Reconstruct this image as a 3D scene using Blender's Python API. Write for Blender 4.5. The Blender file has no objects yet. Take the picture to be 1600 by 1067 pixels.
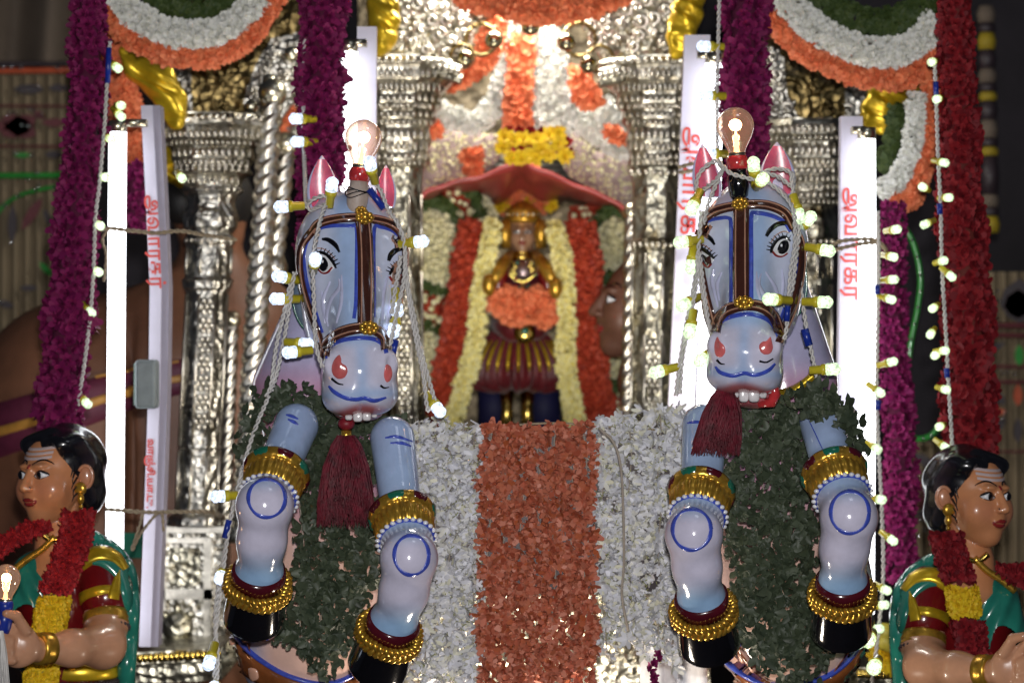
import bpy, bmesh, math, random
import numpy as np
from mathutils import Vector, Matrix
from mathutils.bvhtree import BVHTree
random.seed(7); rng = np.random.default_rng(7)
SC = bpy.context.scene; COL = SC.collection

# ---------------------------------------------------------------- camera, world, lamps, exposure
CAM = Vector((0, -4, 0))
cam = bpy.data.cameras.new('camera'); camo = bpy.data.objects.new('camera', cam); COL.objects.link(camo)
camo.location = CAM; camo.rotation_euler = (math.pi/2, 0, 0)
cam.sensor_width = 36; cam.lens = 90; cam.clip_start = .1; cam.clip_end = 60
cam.dof.use_dof = True; cam.dof.focus_distance = 3.95; cam.dof.aperture_fstop = 3.4
SC.camera = camo
W = bpy.data.worlds.new('World'); SC.world = W; W.use_nodes = True
W.node_tree.nodes['Background'].inputs[0].default_value = (.55, .6, .8, 1)
W.node_tree.nodes['Background'].inputs[1].default_value = .028
SC.view_settings.view_transform = 'Standard'; SC.view_settings.look = 'None'
SC.view_settings.exposure = 0; SC.view_settings.gamma = 1
def lamp(name, loc, target, power, size, color, kind='AREA'):
    l = bpy.data.lights.new(name, kind); l.energy = power; l.color = color
    if kind == 'AREA': l.size = size
    else: l.shadow_soft_size = size
    o = bpy.data.objects.new(name, l); COL.objects.link(o); o.location = loc
    o.rotation_euler = (Vector(target) - Vector(loc)).to_track_quat('-Z', 'Y').to_euler()
    return o
lamp('camera_flash', (.03, -3.98, .16), (0, .3, 0), 84, .07, (1, .98, .97))
# unseen lamps placed for the light in the shrine, behind the curtain, above and below
lamp('shrine_lamp', (.0, 1.0, .80), (.0, 1.22, .2), 10, .3, (1, .95, .86))
lamp('lamp_behind_curtain', (.0, .34, -.27), (.0, 1.3, .02), 5, .22, (1, .93, .80))
lamp('street_lamp_above', (.7, -.9, 2.3), (0, .9, .1), 2.5, .5, (.85, .9, 1))  # added fill from overhead, no such lamp in view
lamp('lamp_under_horses', (-.02, .10, -.85), (.1, .3, -.4), 3.6, .1, (1, .86, .7))

# ---------------------------------------------------------------- helpers
def sc(y): return (4 + y) / 4000.0
def P(px, py, y=0.0):
    s = sc(y); return Vector(((px - 800) * s, y, (533.5 - py) * s))
def spl(pts, n=8, closed=False):
    """Catmull-Rom through points of any dimension -> (k,d) array"""
    p = np.array([list(q) for q in pts], float)
    if len(p) == 2:
        t = np.linspace(0, 1, n + 1)[:, None]; return p[0] * (1 - t) + p[1] * t
    if closed: q = np.vstack([p[-1:], p, p[:2]])
    else: q = np.vstack([2 * p[0] - p[1], p, 2 * p[-1] - p[-2]])
    out = []
    for i in range(1, len(q) - 2):
        a, b, c, d = q[i-1], q[i], q[i+1], q[i+2]
        for t in np.arange(n) / n:
            out.append(.5 * ((2*b) + (c-a)*t + (2*a-5*b+4*c-d)*t*t + (3*b-a-3*c+d)*t**3))
    if not closed: out.append(q[-2])
    return np.array(out)
class MB:
    def __init__(s): s.v = []; s.f = []; s.n = 0
    def add(s, v, f):
        v = np.asarray(v, float).reshape(-1, 3); s.v.append(v)
        k = s.n; s.f += [tuple(i + k for i in q) for q in f]; s.n += len(v); return s
    def grid(s, g, cu=False, cv=False):
        g = np.asarray(g, float); a, b = g.shape[:2]; f = []
        for i in range(a if cu else a-1):
            for j in range(b if cv else b-1):
                i2, j2 = (i+1) % a, (j+1) % b
                f.append((i*b+j, i*b+j2, i2*b+j2, i2*b+j))
        return s.add(g.reshape(-1, 3), f)
    def tube(s, pts, r, n=8, caps=True, closed=False):
        p = np.array([list(q) for q in pts], float); m = len(p)
        r = np.full(m, r, float) if np.isscalar(r) else np.asarray(r, float)
        if closed: T = np.roll(p, -1, 0) - np.roll(p, 1, 0)
        else: T = np.gradient(p, axis=0)
        T /= np.linalg.norm(T, axis=1)[:, None] + 1e-12
        u = np.cross(T[0], (0, 0, 1)); 
        if np.linalg.norm(u) < .1: u = np.cross(T[0], (0, 1, 0))
        u /= np.linalg.norm(u); g = np.zeros((m, n, 3)); an = np.arange(n) * 2*math.pi/n
        for i in range(m):
            u = u - T[i] * u.dot(T[i]); u /= np.linalg.norm(u) + 1e-12; w = np.cross(T[i], u)
            g[i] = p[i] + r[i] * (np.cos(an)[:, None]*u + np.sin(an)[:, None]*w)
        base = s.n; s.grid(g, cu=closed, cv=True)
        if caps and not closed:
            s.f.append(tuple(base + j for j in range(n))[::-1]); s.f.append(tuple(base + (m-1)*n + j for j in range(n)))
        return s
    def lathe(s, prof, M=None, n=24, cap=True, mod=None):
        """prof: (r, h) pairs; axis +Z of M"""
        an = np.arange(n) * 2*math.pi/n; g = np.zeros((len(prof), n, 3))
        for i, (r, h) in enumerate(prof):
            rr = r if mod is None else r * mod(an, i)
            g[i, :, 0] = rr*np.cos(an); g[i, :, 1] = rr*np.sin(an); g[i, :, 2] = h
        if M is not None:
            A = np.array(M); g = g @ A[:3, :3].T + A[:3, 3]
        base = s.n; s.grid(g, cv=True)
        if cap:
            m = len(prof)
            s.f.append(tuple(base + j for j in range(n))[::-1]); s.f.append(tuple(base + (m-1)*n + j for j in range(n)))
        return s
    def box(s, lo, hi, M=None):
        (a, b, c), (d, e, f) = lo, hi
        v = np.array([(a,b,c),(d,b,c),(d,e,c),(a,e,c),(a,b,f),(d,b,f),(d,e,f),(a,e,f)], float)
        if M is not None: A = np.array(M); v = v @ A[:3, :3].T + A[:3, 3]
        return s.add(v, [(0,3,2,1),(4,5,6,7),(0,1,5,4),(1,2,6,5),(2,3,7,6),(3,0,4,7)])
    def ball(s, c, r, n=12, m=8):
        r = (r, r, r) if np.isscalar(r) else r
        pr = [(max(1e-4, math.sin(math.pi*i/m)), -math.cos(math.pi*i/m)) for i in range(m+1)]
        M = Matrix.Translation(Vector(c)) @ Matrix.Diagonal((*r, 1)); return s.lathe(pr, M, n, cap=False)
    def prism(s, poly, y0, y1):
        """poly of (x,z), extruded in y"""
        n = len(poly); v = [(x, y0, z) for x, z in poly] + [(x, y1, z) for x, z in poly]
        return s.add(v, [tuple(range(n)), tuple(range(2*n-1, n-1, -1))] + [(i, i+n, (i+1) % n + n, (i+1) % n) for i in range(n)])
    def arr(s): return np.vstack(s.v), s.f
def raw_mesh(name, v, f, mat=None, smooth=True, flip=False):
    me = bpy.data.meshes.new(name); v = np.asarray(v, np.float32)
    if isinstance(f, np.ndarray):
        k = f.shape[1]; lt = np.full(len(f), k); fl = f[:, ::-1] if flip else f; fl = fl.ravel()
    else:
        if flip: f = [q[::-1] for q in f]
        lt = np.array([len(q) for q in f]); fl = np.array([i for q in f for i in q])
    me.vertices.add(len(v)); me.vertices.foreach_set('co', v.ravel())
    me.loops.add(len(fl)); me.loops.foreach_set('vertex_index', fl.astype(np.int32))
    me.polygons.add(len(lt)); st = np.concatenate([[0], np.cumsum(lt)[:-1]])
    me.polygons.foreach_set('loop_start', st.astype(np.int32)); me.polygons.foreach_set('loop_total', lt.astype(np.int32))
    me.polygons.foreach_set('use_smooth', np.full(len(lt), smooth))
    me.update(calc_edges=True); me.validate()
    if mat: me.materials.append(mat)
    return me
def link(name, me, parent=None, M=None):
    o = bpy.data.objects.new(name, me); COL.objects.link(o)
    if parent is not None:
        o.parent = parent
        q = parent; T = Matrix.Identity(4)
        while q is not None: T = Matrix.Translation(-Vector(q.get('_b', (0,0,0)))) if q.get('_b') else T; q = q.parent
        o.matrix_parent_inverse = T if parent.get('_b') else Matrix.Identity(4)
    if M is not None: o.matrix_basis = M
    return o
def obj(name, mb, mat, parent=None, smooth=True, label=None):
    v, f = mb.arr() if isinstance(mb, MB) else mb
    o = link(name, raw_mesh(name, v, f, mat, smooth), parent)
    if label: o['label'] = label
    return o
def tag(o, label, cat, group=None):
    o['label'] = label; o['category'] = cat
    if group: o['group'] = group
    return o
def thing(name, label, cat, loc, group=None):
    o = bpy.data.objects.new(name, None); COL.objects.link(o); o.location = loc; o.empty_display_size = .02
    o['_b'] = list(loc); return tag(o, label, cat, group)
def struct(o): o['kind'] = 'structure'; return o

# ---------------------------------------------------------------- materials
class NT:
    def __init__(s, name):
        s.m = bpy.data.materials.new(name); s.m.use_nodes = True; s.t = s.m.node_tree
        s.b = s.t.nodes['Principled BSDF']
    def n(s, typ, **kw):
        q = s.t.nodes.new(typ)
        for k, v in kw.items():
            if k in q.inputs: q.inputs[k].default_value = v
            else: setattr(q, k, v)
        return q
    def l(s, a, b): s.t.links.new(a, b)
    def math(s, op, a, b=None):
        q = s.n('ShaderNodeMath', operation=op)
        for i, x in enumerate((a, b)):
            if x is None: continue
            if isinstance(x, (int, float)): q.inputs[i].default_value = x
            else: s.l(x, q.inputs[i])
        return q.outputs[0]
    def ramp(s, fac, cols):
        q = s.n('ShaderNodeValToRGB'); e = q.color_ramp.elements
        while len(e) < len(cols): e.new(.5)
        for i, c in enumerate(cols):
            e[i].position = i/(len(cols)-1) if len(c) == 3 else c[3]; e[i].color = (*c[:3], 1)
        s.l(fac, q.inputs[0]); return q.outputs[0]
    def coord(s): return s.n('ShaderNodeTexCoord').outputs['Object']
    def noise(s, scale, detail=4, rough=.6, vec=None):
        q = s.n('ShaderNodeTexNoise', Scale=scale, Detail=detail, Roughness=rough); s.l(vec or s.coord(), q.inputs['Vector']); return q.outputs[0]
    def bump(s, h, strength, dist=.002):
        q = s.n('ShaderNodeBump', Strength=strength, Distance=dist); s.l(h, q.inputs['Height']); s.l(q.outputs[0], s.b.inputs['Normal'])
def simple(name, col, rough=.5, metal=0, var=.15, nscale=40, bump=.2, coat=0, emit=None, spec=None, sheen=0):
    m = NT(name); b = m.b; n = m.noise(nscale)
    lo = tuple(c*(1-var) for c in col); hi = tuple(min(1, c*(1+var)) for c in col)
    m.l(m.ramp(n, [(*lo, .3), (*hi, .7)]), b.inputs['Base Color'])
    b.inputs['Roughness'].default_value = rough; b.inputs['Metallic'].default_value = metal
    b.inputs['Coat Weight'].default_value = coat; b.inputs['Coat Roughness'].default_value = .08
    b.inputs['Sheen Weight'].default_value = sheen
    if spec is not None: b.inputs['Specular IOR Level'].default_value = spec
    if bump: m.bump(n, bump)
    if emit: b.inputs['Emission Color'].default_value = (*emit[0], 1); b.inputs['Emission Strength'].default_value = emit[1]
    return m.m
def petal(name, cols, rough=.55, trans=.12):
    """colour differs from piece to piece (object random + island random)"""
    m = NT(name); b = m.b
    r = m.math('FRACT', m.math('ADD', m.n('ShaderNodeObjectInfo').outputs['Random'], m.n('ShaderNodeNewGeometry').outputs['Random Per Island']))
    m.l(m.ramp(r, cols), b.inputs['Base Color']); b.inputs['Roughness'].default_value = rough
    b.inputs['Specular IOR Level'].default_value = .35; b.inputs['Subsurface Weight'].default_value = 0
    return m.m
def vcol(name, rough=.15, coat=.6, bump=.12, nscale=60, var=.06):
    m = NT(name); a = m.n('ShaderNodeVertexColor', layer_name='paint')
    n = m.noise(nscale, 5); mx = m.n('ShaderNodeMix', data_type='RGBA', blend_type='MULTIPLY'); mx.inputs[0].default_value = 1
    m.l(a.outputs[0], mx.inputs[6]); m.l(m.ramp(n, [(1-var*2,)*3+(.3,), (1, 1, 1, .7)]), mx.inputs[7])
    m.l(mx.outputs[2], m.b.inputs['Base Color']); m.b.inputs['Roughness'].default_value = rough
    m.b.inputs['Coat Weight'].default_value = coat; m.b.inputs['Coat Roughness'].default_value = .06
    m.bump(n, bump, .003); return m.m
def embossed(name, col, scale=45, strength=.6, rough=.25, metal=1.0, dark=(.10, .08, .05)):
    m = NT(name); c = m.coord()
    v = m.n('ShaderNodeTexVoronoi', feature='SMOOTH_F1', Scale=scale*1.7, Smoothness=.25); m.l(c, v.inputs['Vector'])
    w = m.n('ShaderNodeTexWave', wave_type='RINGS', Scale=scale*.5, Distortion=7, Detail=2); m.l(c, w.inputs['Vector'])
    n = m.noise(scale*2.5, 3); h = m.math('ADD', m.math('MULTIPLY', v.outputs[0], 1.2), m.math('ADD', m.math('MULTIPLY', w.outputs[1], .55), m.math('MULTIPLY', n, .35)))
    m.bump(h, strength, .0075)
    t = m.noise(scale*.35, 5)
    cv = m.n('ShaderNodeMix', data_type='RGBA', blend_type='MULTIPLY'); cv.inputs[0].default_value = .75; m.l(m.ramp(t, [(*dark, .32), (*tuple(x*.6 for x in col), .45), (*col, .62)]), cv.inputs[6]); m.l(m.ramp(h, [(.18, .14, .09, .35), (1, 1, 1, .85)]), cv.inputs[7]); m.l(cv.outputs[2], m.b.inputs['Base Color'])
    m.b.inputs['Metallic'].default_value = metal; m.b.inputs['Roughness'].default_value = rough
    return m.m
M = {}
M['horse'] = vcol('horse_enamel', bump=.22, nscale=38, var=.08)
M['skin'] = vcol('painted_skin', rough=.3, coat=.45, bump=.05)
M['manskin'] = vcol('man_skin', rough=.5, coat=0, bump=.3, nscale=25, var=.12)
M['strap'] = simple('strap_brown', (.055, .018, .012), .15, coat=.8, bump=.1)
M['strapline'] = simple('strap_line_tan', (.42, .22, .15), .3, coat=.5)
M['blue'] = simple('painted_blue', (.05, .085, .48), .25, coat=.6, var=.25, nscale=90)
M['black'] = simple('gloss_black', (.004, .004, .006), .12, coat=.9, bump=.15)
M['white'] = simple('painted_white', (.75, .76, .8), .2, coat=.6)
M['redp'] = simple('painted_red', (.5, .035, .04), .18, coat=.8, var=.3)
M['darkred'] = simple('painted_dark_red', (.07, .004, .01), .2, coat=.8)
M['green'] = simple('painted_green', (.01, .13, .08), .2, coat=.6)
M['pink'] = simple('ear_pink', (.55, .10, .20), .25, coat=.7, var=.35, nscale=25)
M['vein'] = simple('horse_line_pale', (.50, .52, .72), .2, coat=.6)
M['gold'] = simple('gold_paint', (.62, .36, .05), .28, metal=.75, var=.35, nscale=70, bump=.35)
M['goldsat'] = simple('yellow_gilded_cast', (.62, .42, .02), .3, metal=.55, var=.4, nscale=18, bump=.3)
M['brass'] = simple('brass', (.7, .5, .12), .2, metal=1, var=.2)
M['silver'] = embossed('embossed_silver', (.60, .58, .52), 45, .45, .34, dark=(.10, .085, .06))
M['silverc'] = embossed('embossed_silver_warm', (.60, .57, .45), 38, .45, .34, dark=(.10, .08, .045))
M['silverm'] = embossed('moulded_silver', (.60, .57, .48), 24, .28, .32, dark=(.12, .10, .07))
M['silverp'] = simple('plain_silver', (.60, .57, .50), .32, metal=1, var=.4, nscale=25, bump=.4)
M['ballsilver'] = simple('hanging_ball_silver', (.36, .33, .22), .2, metal=1, var=.15, nscale=25, bump=.1)
M['silverball'] = simple('silver_ball', (.72, .68, .52), .3, metal=1, var=.15, nscale=25, bump=.1)
M['bronze'] = embossed('embossed_bronze_board', (.30, .22, .09), 30, .8, .35)
M['wire'] = simple('white_plastic_wire', (.62, .6, .58), .4, var=.08)
M['tape'] = simple('blue_tape', (.01, .03, .28), .3)
M['socket'] = simple('yellow_socket', (.62, .52, .03), .3, coat=.3)
M['cream_socket'] = simple('cream_bulb_holder', (.42, .34, .29), .5, var=.2)
M['rope'] = simple('jute_rope', (.30, .24, .16), .8, var=.3, nscale=200)
M['thread'] = simple('grey_thread', (.35, .30, .25), .8)
M['batten'] = simple('batten_enamel', (.58, .56, .68), .4, var=.06, nscale=20, bump=.05)
M['battenside'] = simple('batten_side_grey', (.30, .28, .36), .5, var=.06)
M['textred'] = simple('lettering_red', (.55, .05, .04), .5)
M['ballast'] = simple('ballast_box_grey', (.20, .24, .25), .5)
M['ballastlabel'] = simple('ballast_label_green', (.32, .45, .40), .5)
M['tasselred'] = simple('tassel_maroon', (.12, .003, .014), .55, var=.6, nscale=60, sheen=.0)
M['tasselbead'] = simple('tassel_knot_maroon', (.22, .01, .02), .5)
M['hair'] = simple('painted_black_hair', (.006, .006, .009), .25, coat=.5, nscale=60, bump=.15)
M['manhair'] = simple('man_black_hair', (.008, .007, .007), .6)
M['sari'] = simple('sari_teal', (.02, .20, .15), .22, coat=.5, var=.25, nscale=14)
M['blouse'] = simple('blouse_maroon', (.14, .006, .008), .22, coat=.5)
M['lips'] = simple('lips_red', (.24, .02, .02), .25, coat=.6)
M['ash'] = simple('ash_white', (.52, .42, .42), .5)
M['canopy'] = simple('canopy_satin', (.30, .040, .036), .38, var=.3, nscale=8, bump=.2)
M['purple'] = simple('sash_purple', (.10, .012, .035), .6)
M['sashgold'] = simple('sash_gold', (.45, .22, .04), .5)
M['dkskin'] = simple('idol_face', (.20, .09, .045), .3, coat=.4)
M['skirt'] = simple('skirt_maroon_silk', (.12, .006, .010), .5, var=.3, sheen=.2)
M['navy'] = simple('navy_cloth', (.004, .004, .045), .7)
M['beige'] = None
M['mauve'] = simple('mauve_net', (.34, .25, .24), .8, var=.45, nscale=60, bump=.8)
M['inner'] = embossed('shrine_inner_wall', (.30, .24, .15), 30, .6, .5, metal=.6)
M['darkcloth'] = simple('dark_backdrop', (.018, .015, .020), .9, var=.4, nscale=4)
M['greycloth'] = simple('grey_backdrop_cloth', (.13, .10, .075), .9, var=.25, nscale=3)
M['seqgreen'] = simple('sequin_green', (.02, .22, .03), .3, coat=.4)
M['seqred'] = simple('sequin_red', (.45, .08, .03), .3, coat=.4)
M['seqdark'] = simple('applique_black', (.03, .02, .025), .5)
M['seqmar'] = simple('applique_maroon', (.10, .015, .02), .6)
M['mirror'] = simple('mirror_bead', (.85, .85, .88), .08, metal=1, var=0, bump=0)
M['banana'] = simple('banana', (.40, .34, .04), .5, var=.3, nscale=30)
M['greendark'] = simple('leaf_backing', (.02, .05, .012), .8)
M['orangeback'] = simple('orange_backing', (.30, .06, .02), .8)
M['whiteback'] = simple('cream_backing', (.26, .24, .14), .8)
M['redback'] = simple('red_backing', (.12, .012, .008), .8)
M['magback'] = simple('magenta_backing', (.08, .002, .03), .9)
M['yelback'] = simple('yellow_backing', (.35, .26, .03), .8)
M['leaf'] = petal('tulsi_leaf', [(.026, .036, .020), (.044, .060, .034), (.075, .095, .060), (.032, .046, .028), (.055, .072, .040)], .5)
M['leafb'] = petal('green_garland_leaf', [(.03, .055, .01), (.06, .09, .02), (.04, .07, .02)], .6)
M['orange'] = petal('crossandra_petal', [(.36, .078, .040), (.50, .14, .08), (.64, .25, .17), (.42, .10, .035), (.56, .19, .12)], .5)
M['orangef'] = petal('orange_petal_far', [(.60, .12, .045), (.78, .22, .09), (.85, .26, .12)], .6)
M['white_f'] = petal('jasmine_petal', [(.58, .58, .58), (.74, .74, .78), (.70, .68, .52), (.80, .80, .86), (.64, .64, .68), (.72, .73, .80)], .45)
M['cream_f'] = petal('cream_bud', [(.72, .68, .42), (.82, .78, .55), (.60, .56, .30)], .6)
M['whiteb'] = petal('white_blossom', [(.78, .78, .72), (.85, .85, .82), (.70, .70, .60)], .6)
M['yellow_f'] = petal('yellow_garland_flower', [(.80, .74, .30), (.85, .80, .42), (.78, .66, .14)], .6)
M['marigold'] = petal('marigold', [(.70, .46, .01), (.75, .55, .02), (.65, .38, .01)], .6)
M['red_f'] = petal('red_blossom', [(.36, .04, .015), (.50, .07, .03), (.28, .025, .012)], .6)
M['rose_m'] = petal('magenta_rose_petal', [(.10, .002, .040), (.17, .004, .075), (.24, .010, .095), (.13, .003, .05)], .7)
M['rose_d'] = petal('dark_red_rose_petal', [(.12, .003, .008), (.20, .006, .012), (.26, .010, .016), (.10, .003, .008)], .7)  # darker copy of the red rose, light falloff put into its colour
M['rose_r'] = petal('red_rose_petal', [(.20, .006, .012), (.32, .010, .016), (.40, .016, .02), (.16, .004, .01)], .7)
M['stem'] = petal('flower_stem', [(.28, .30, .10), (.35, .36, .16)], .6)
# glass, emitters
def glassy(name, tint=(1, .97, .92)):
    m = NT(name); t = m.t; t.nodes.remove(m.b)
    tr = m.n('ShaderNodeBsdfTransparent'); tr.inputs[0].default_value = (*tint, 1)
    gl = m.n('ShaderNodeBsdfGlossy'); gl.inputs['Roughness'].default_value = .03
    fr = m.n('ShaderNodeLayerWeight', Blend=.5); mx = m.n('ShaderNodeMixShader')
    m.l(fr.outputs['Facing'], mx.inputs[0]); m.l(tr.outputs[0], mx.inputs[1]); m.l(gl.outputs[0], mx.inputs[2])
    em = m.n('ShaderNodeEmission', Strength=.13); em.inputs[0].default_value = (1, .55, .35, 1); ad = m.n('ShaderNodeAddShader'); m.l(mx.outputs[0], ad.inputs[0]); m.l(em.outputs[0], ad.inputs[1])  # weak warm emission stands in for glow inside the clear glass
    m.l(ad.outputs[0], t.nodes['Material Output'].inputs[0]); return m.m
def emit(name, col, st):
    m = NT(name); m.b.inputs['Base Color'].default_value = (*col, 1)
    m.b.inputs['Emission Color'].default_value = (*col, 1); m.b.inputs['Emission Strength'].default_value = st; return m.m
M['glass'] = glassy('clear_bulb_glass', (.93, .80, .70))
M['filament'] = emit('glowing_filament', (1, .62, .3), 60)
M['filamenthalo'] = emit('filament_support_lit', (1, .55, .25), 3)
M['tube'] = emit('fluorescent_tube', (.93, .96, 1), 4.5)
def led(name, col, st):
    m = NT(name); b = m.b; b.inputs['Base Color'].default_value = (.45, .5, .5, 1); b.inputs['Roughness'].default_value = .08
    b.inputs['Transmission Weight'].default_value = .35; lw = m.n('ShaderNodeLayerWeight', Blend=.5)
    v = m.n('ShaderNodeTexVoronoi', Scale=230); m.l(m.coord(), v.inputs['Vector'])
    m.l(m.math('MULTIPLY', m.math('POWER', m.math('SUBTRACT', 1.15, v.outputs[0]), 1.1), st*2.6), b.inputs['Emission Strength'])
    m.bump(v.outputs[0], .8, .004)
    b.inputs['Emission Color'].default_value = (*col, 1); return m.m
M['ledc'] = led('led_cool', (.62, .72, 1), .55)
M['ledw'] = led('led_warm', (.74, 1, .55), .45)
M['ledcore'] = emit('led_core', (1, 1, .95), 4)

# ---------------------------------------------------------------- SDF modelling: soft unions of ellipsoids and tapered capsules
def nets(f, lo, hi, res):
    lo = np.array(lo, float); hi = np.array(hi, float); n = np.ceil((hi-lo)/res).astype(int) + 1
    ax = [(lo[i] + res*np.arange(n[i])).astype(np.float32) for i in range(3)]
    X, Y, Z = np.meshgrid(*ax, indexing='ij'); D = f(X, Y, Z)
    s = D < 0; c = s[:-1,:-1,:-1].astype(np.int8)
    offs = [(i,j,k) for i in (0,1) for j in (0,1) for k in (0,1)]
    def sh(A, o): return A[o[0]:n[0]-1+o[0], o[1]:n[1]-1+o[1], o[2]:n[2]-1+o[2]]
    c = sum(sh(s, o).astype(np.int8) for o in offs); act = (c > 0) & (c < 8)
    I = np.argwhere(act); acc = np.zeros((len(I), 3)); cnt = np.zeros(len(I))
    d = {o: D[I[:,0]+o[0], I[:,1]+o[1], I[:,2]+o[2]] for o in offs}
    for a in offs:
        for k in range(3):
            if a[k] == 0:
                b = tuple(1 if i == k else a[i] for i in range(3)); da, db = d[a], d[b]; m = (da < 0) != (db < 0)
                t = np.where(m, da/np.where(m, da-db, 1), 0)
                p = np.array(a, float)[None] + t[:, None]*(np.array(b)-np.array(a))[None]
                acc[m] += p[m]; cnt[m] += 1
    V = lo + res*(I + acc/np.maximum(cnt, 1)[:, None])
    idx = np.full(act.shape, -1, np.int64); idx[act] = np.arange(len(I)); F = []
    for k in range(3):
        a, b = [(1,2),(2,0),(0,1)][k]
        sl0 = [slice(None)]*3; sl1 = [slice(None)]*3; sl0[k] = slice(0,-1); sl1[k] = slice(1,None)
        s0, s1 = s[tuple(sl0)], s[tuple(sl1)]; e = np.argwhere(s0 != s1)
        e = e[(e[:,a] > 0) & (e[:,b] > 0) & (e[:,a] < n[a]-1) & (e[:,b] < n[b]-1)]
        ins = s0[e[:,0], e[:,1], e[:,2]]; q = []
        for da, db in ((-1,-1),(0,-1),(0,0),(-1,0)):
            t = e.copy(); t[:,a] += da; t[:,b] += db; q.append(idx[t[:,0], t[:,1], t[:,2]])
        q = np.stack(q, 1); q[~ins] = q[~ins][:, ::-1]; F.append(q)
    F = np.vstack(F); F = F[(F >= 0).all(1)]
    return V, F
def ell(c, r, R=None):
    c = np.array(c, float); r = np.array(r, float)
    A = None if R is None else np.array(R)[:3,:3].T
    def f(X, Y, Z):
        x, y, z = X-c[0], Y-c[1], Z-c[2]
        if A is not None: x, y, z = (A[i,0]*x + A[i,1]*y + A[i,2]*z for i in range(3))
        x, y, z = x/r[0], y/r[1], z/r[2]; k = np.sqrt(x*x+y*y+z*z); return (k-1)*r.min()*(.5+.5*r.mean()/r.min())
    return f
def cone(a, b, ra, rb):
    a = np.array(a, float); b = np.array(b, float); ba = b-a; L2 = ba.dot(ba)
    def f(X, Y, Z):
        x, y, z = X-a[0], Y-a[1], Z-a[2]; t = np.clip((x*ba[0]+y*ba[1]+z*ba[2])/L2, 0, 1)
        return np.sqrt((x-t*ba[0])**2+(y-t*ba[1])**2+(z-t*ba[2])**2) - (ra+(rb-ra)*t)
    return f
def smin(a, b, k):
    h = np.clip(.5+.5*(b-a)/k, 0, 1); return b+(a-b)*h - k*h*(1-h)
def smax(a, b, k): return -smin(-a, -b, k)
def union(prims, sym=False):
    """prims: (f, k) joined softly; k<0 cuts"""
    def F(X, Y, Z):
        if sym: X = np.abs(X)
        d = None
        for f, k in prims:
            g = f(X, Y, Z); d = g if d is None else (smin(d, g, k) if k > 0 else smax(d, -g, -k))
        return d
    return F
def paint(me, cols):
    a = me.color_attributes.new('paint', 'FLOAT_COLOR', 'POINT'); c = np.ones((len(cols), 4), np.float32); c[:, :3] = cols
    a.data.foreach_set('color', c.ravel())
def sm(x, a, b): t = np.clip((x-a)/(b-a), 0, 1); return (t*t*(3-2*t))
def mixc(c, col, w): return c*(1-w[:, None]) + np.array(col)[None]*w[:, None]

# ---------------------------------------------------------------- drawing on a surface: strips and fills that lie on the body
class Surf:
    def __init__(s, v, f, yref): s.b = BVHTree.FromPolygons([tuple(p) for p in v], [tuple(int(i) for i in q) for q in f]); s.y = yref
    def hit(s, px, py, h):
        t = P(px, py, s.y); d = (t - CAM).normalized(); l, n, i, r = s.b.ray_cast(CAM, d)
        if l is None:
            l, n, i, r = s.b.find_nearest(t)
        if n.dot(d) > 0: n = -n
        return np.array(l + n*h)
    def strip(s, pts, w, h, mb, n=6, prof=None):
        """pts pixels; w half width (number or one per point); raised h"""
        pts = [(x, y) for x, y in pts]; ww = [w]*len(pts) if np.isscalar(w) else list(w)
        q = spl([(x, y, k) for (x, y), k in zip(pts, ww)], n); T = np.gradient(q[:, :2], axis=0); T /= np.linalg.norm(T, axis=1)[:, None]+1e-9
        N = np.stack([-T[:,1], T[:,0]], 1); cols = prof or [(-1, -.15), (-.85, .9), (-.4, 1), (0, 1), (.4, 1), (.85, .9), (1, -.15)]
        g = np.array([[s.hit(*(q[i,:2]+N[i]*q[i,2]*c), h*k) for c, k in cols] for i in range(len(q))])
        mb.grid(g); return mb
    def fill(s, poly, h, mb, n=5):
        q = spl(poly, n, closed=True)[:, :2]; c = q.mean(0)
        g = np.array([[s.hit(*(c+(p-c)*k), h*e) for p in q] for k, e in ((1, -.1), (.93, .9), (.7, 1), (.4, 1), (.15, 1), (.01, 1))])
        mb.grid(g, cv=True); return mb

# ---------------------------------------------------------------- small pieces: petals, flowers, leaves
def petal_fan(n, L, w, cup, layers=1, seed=0, tube=0, rag=.15):
    r = random.Random(seed); mb = MB()
    for k in range(layers):
        f = 1 - k*.32
        for i in range(n):
            a = 2*math.pi*(i + .5*k)/n + r.uniform(-.15, .15); l = L*f*r.uniform(1-rag, 1+rag); ww = w*f; cz = cup + k*.45 + r.uniform(-.12, .12)
            pts = []
            for u, v, z in ((0, 0, 0), (.5, -1, .25), (.5, 1, .25), (.55, 0, .12), (1, -.55, .55), (1, .55, .55), (1.08, 0, .45)):
                x, y = u*l*math.cos(cz*.9), v*ww; zz = u*l*math.sin(cz) - abs(v)*0 + z*l*.12*cup
                pts.append((x*math.cos(a)-y*math.sin(a), x*math.sin(a)+y*math.cos(a), zz + k*L*.05))
            mb.add(pts, [(0, 3, 1), (0, 2, 3), (1, 3, 6, 4), (3, 2, 5, 6)])
    if tube: mb.tube([(0, 0, -tube), (0, 0, .0002)], [L*.07, L*.16], 4, caps=False)
    return mb.arr()
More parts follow.
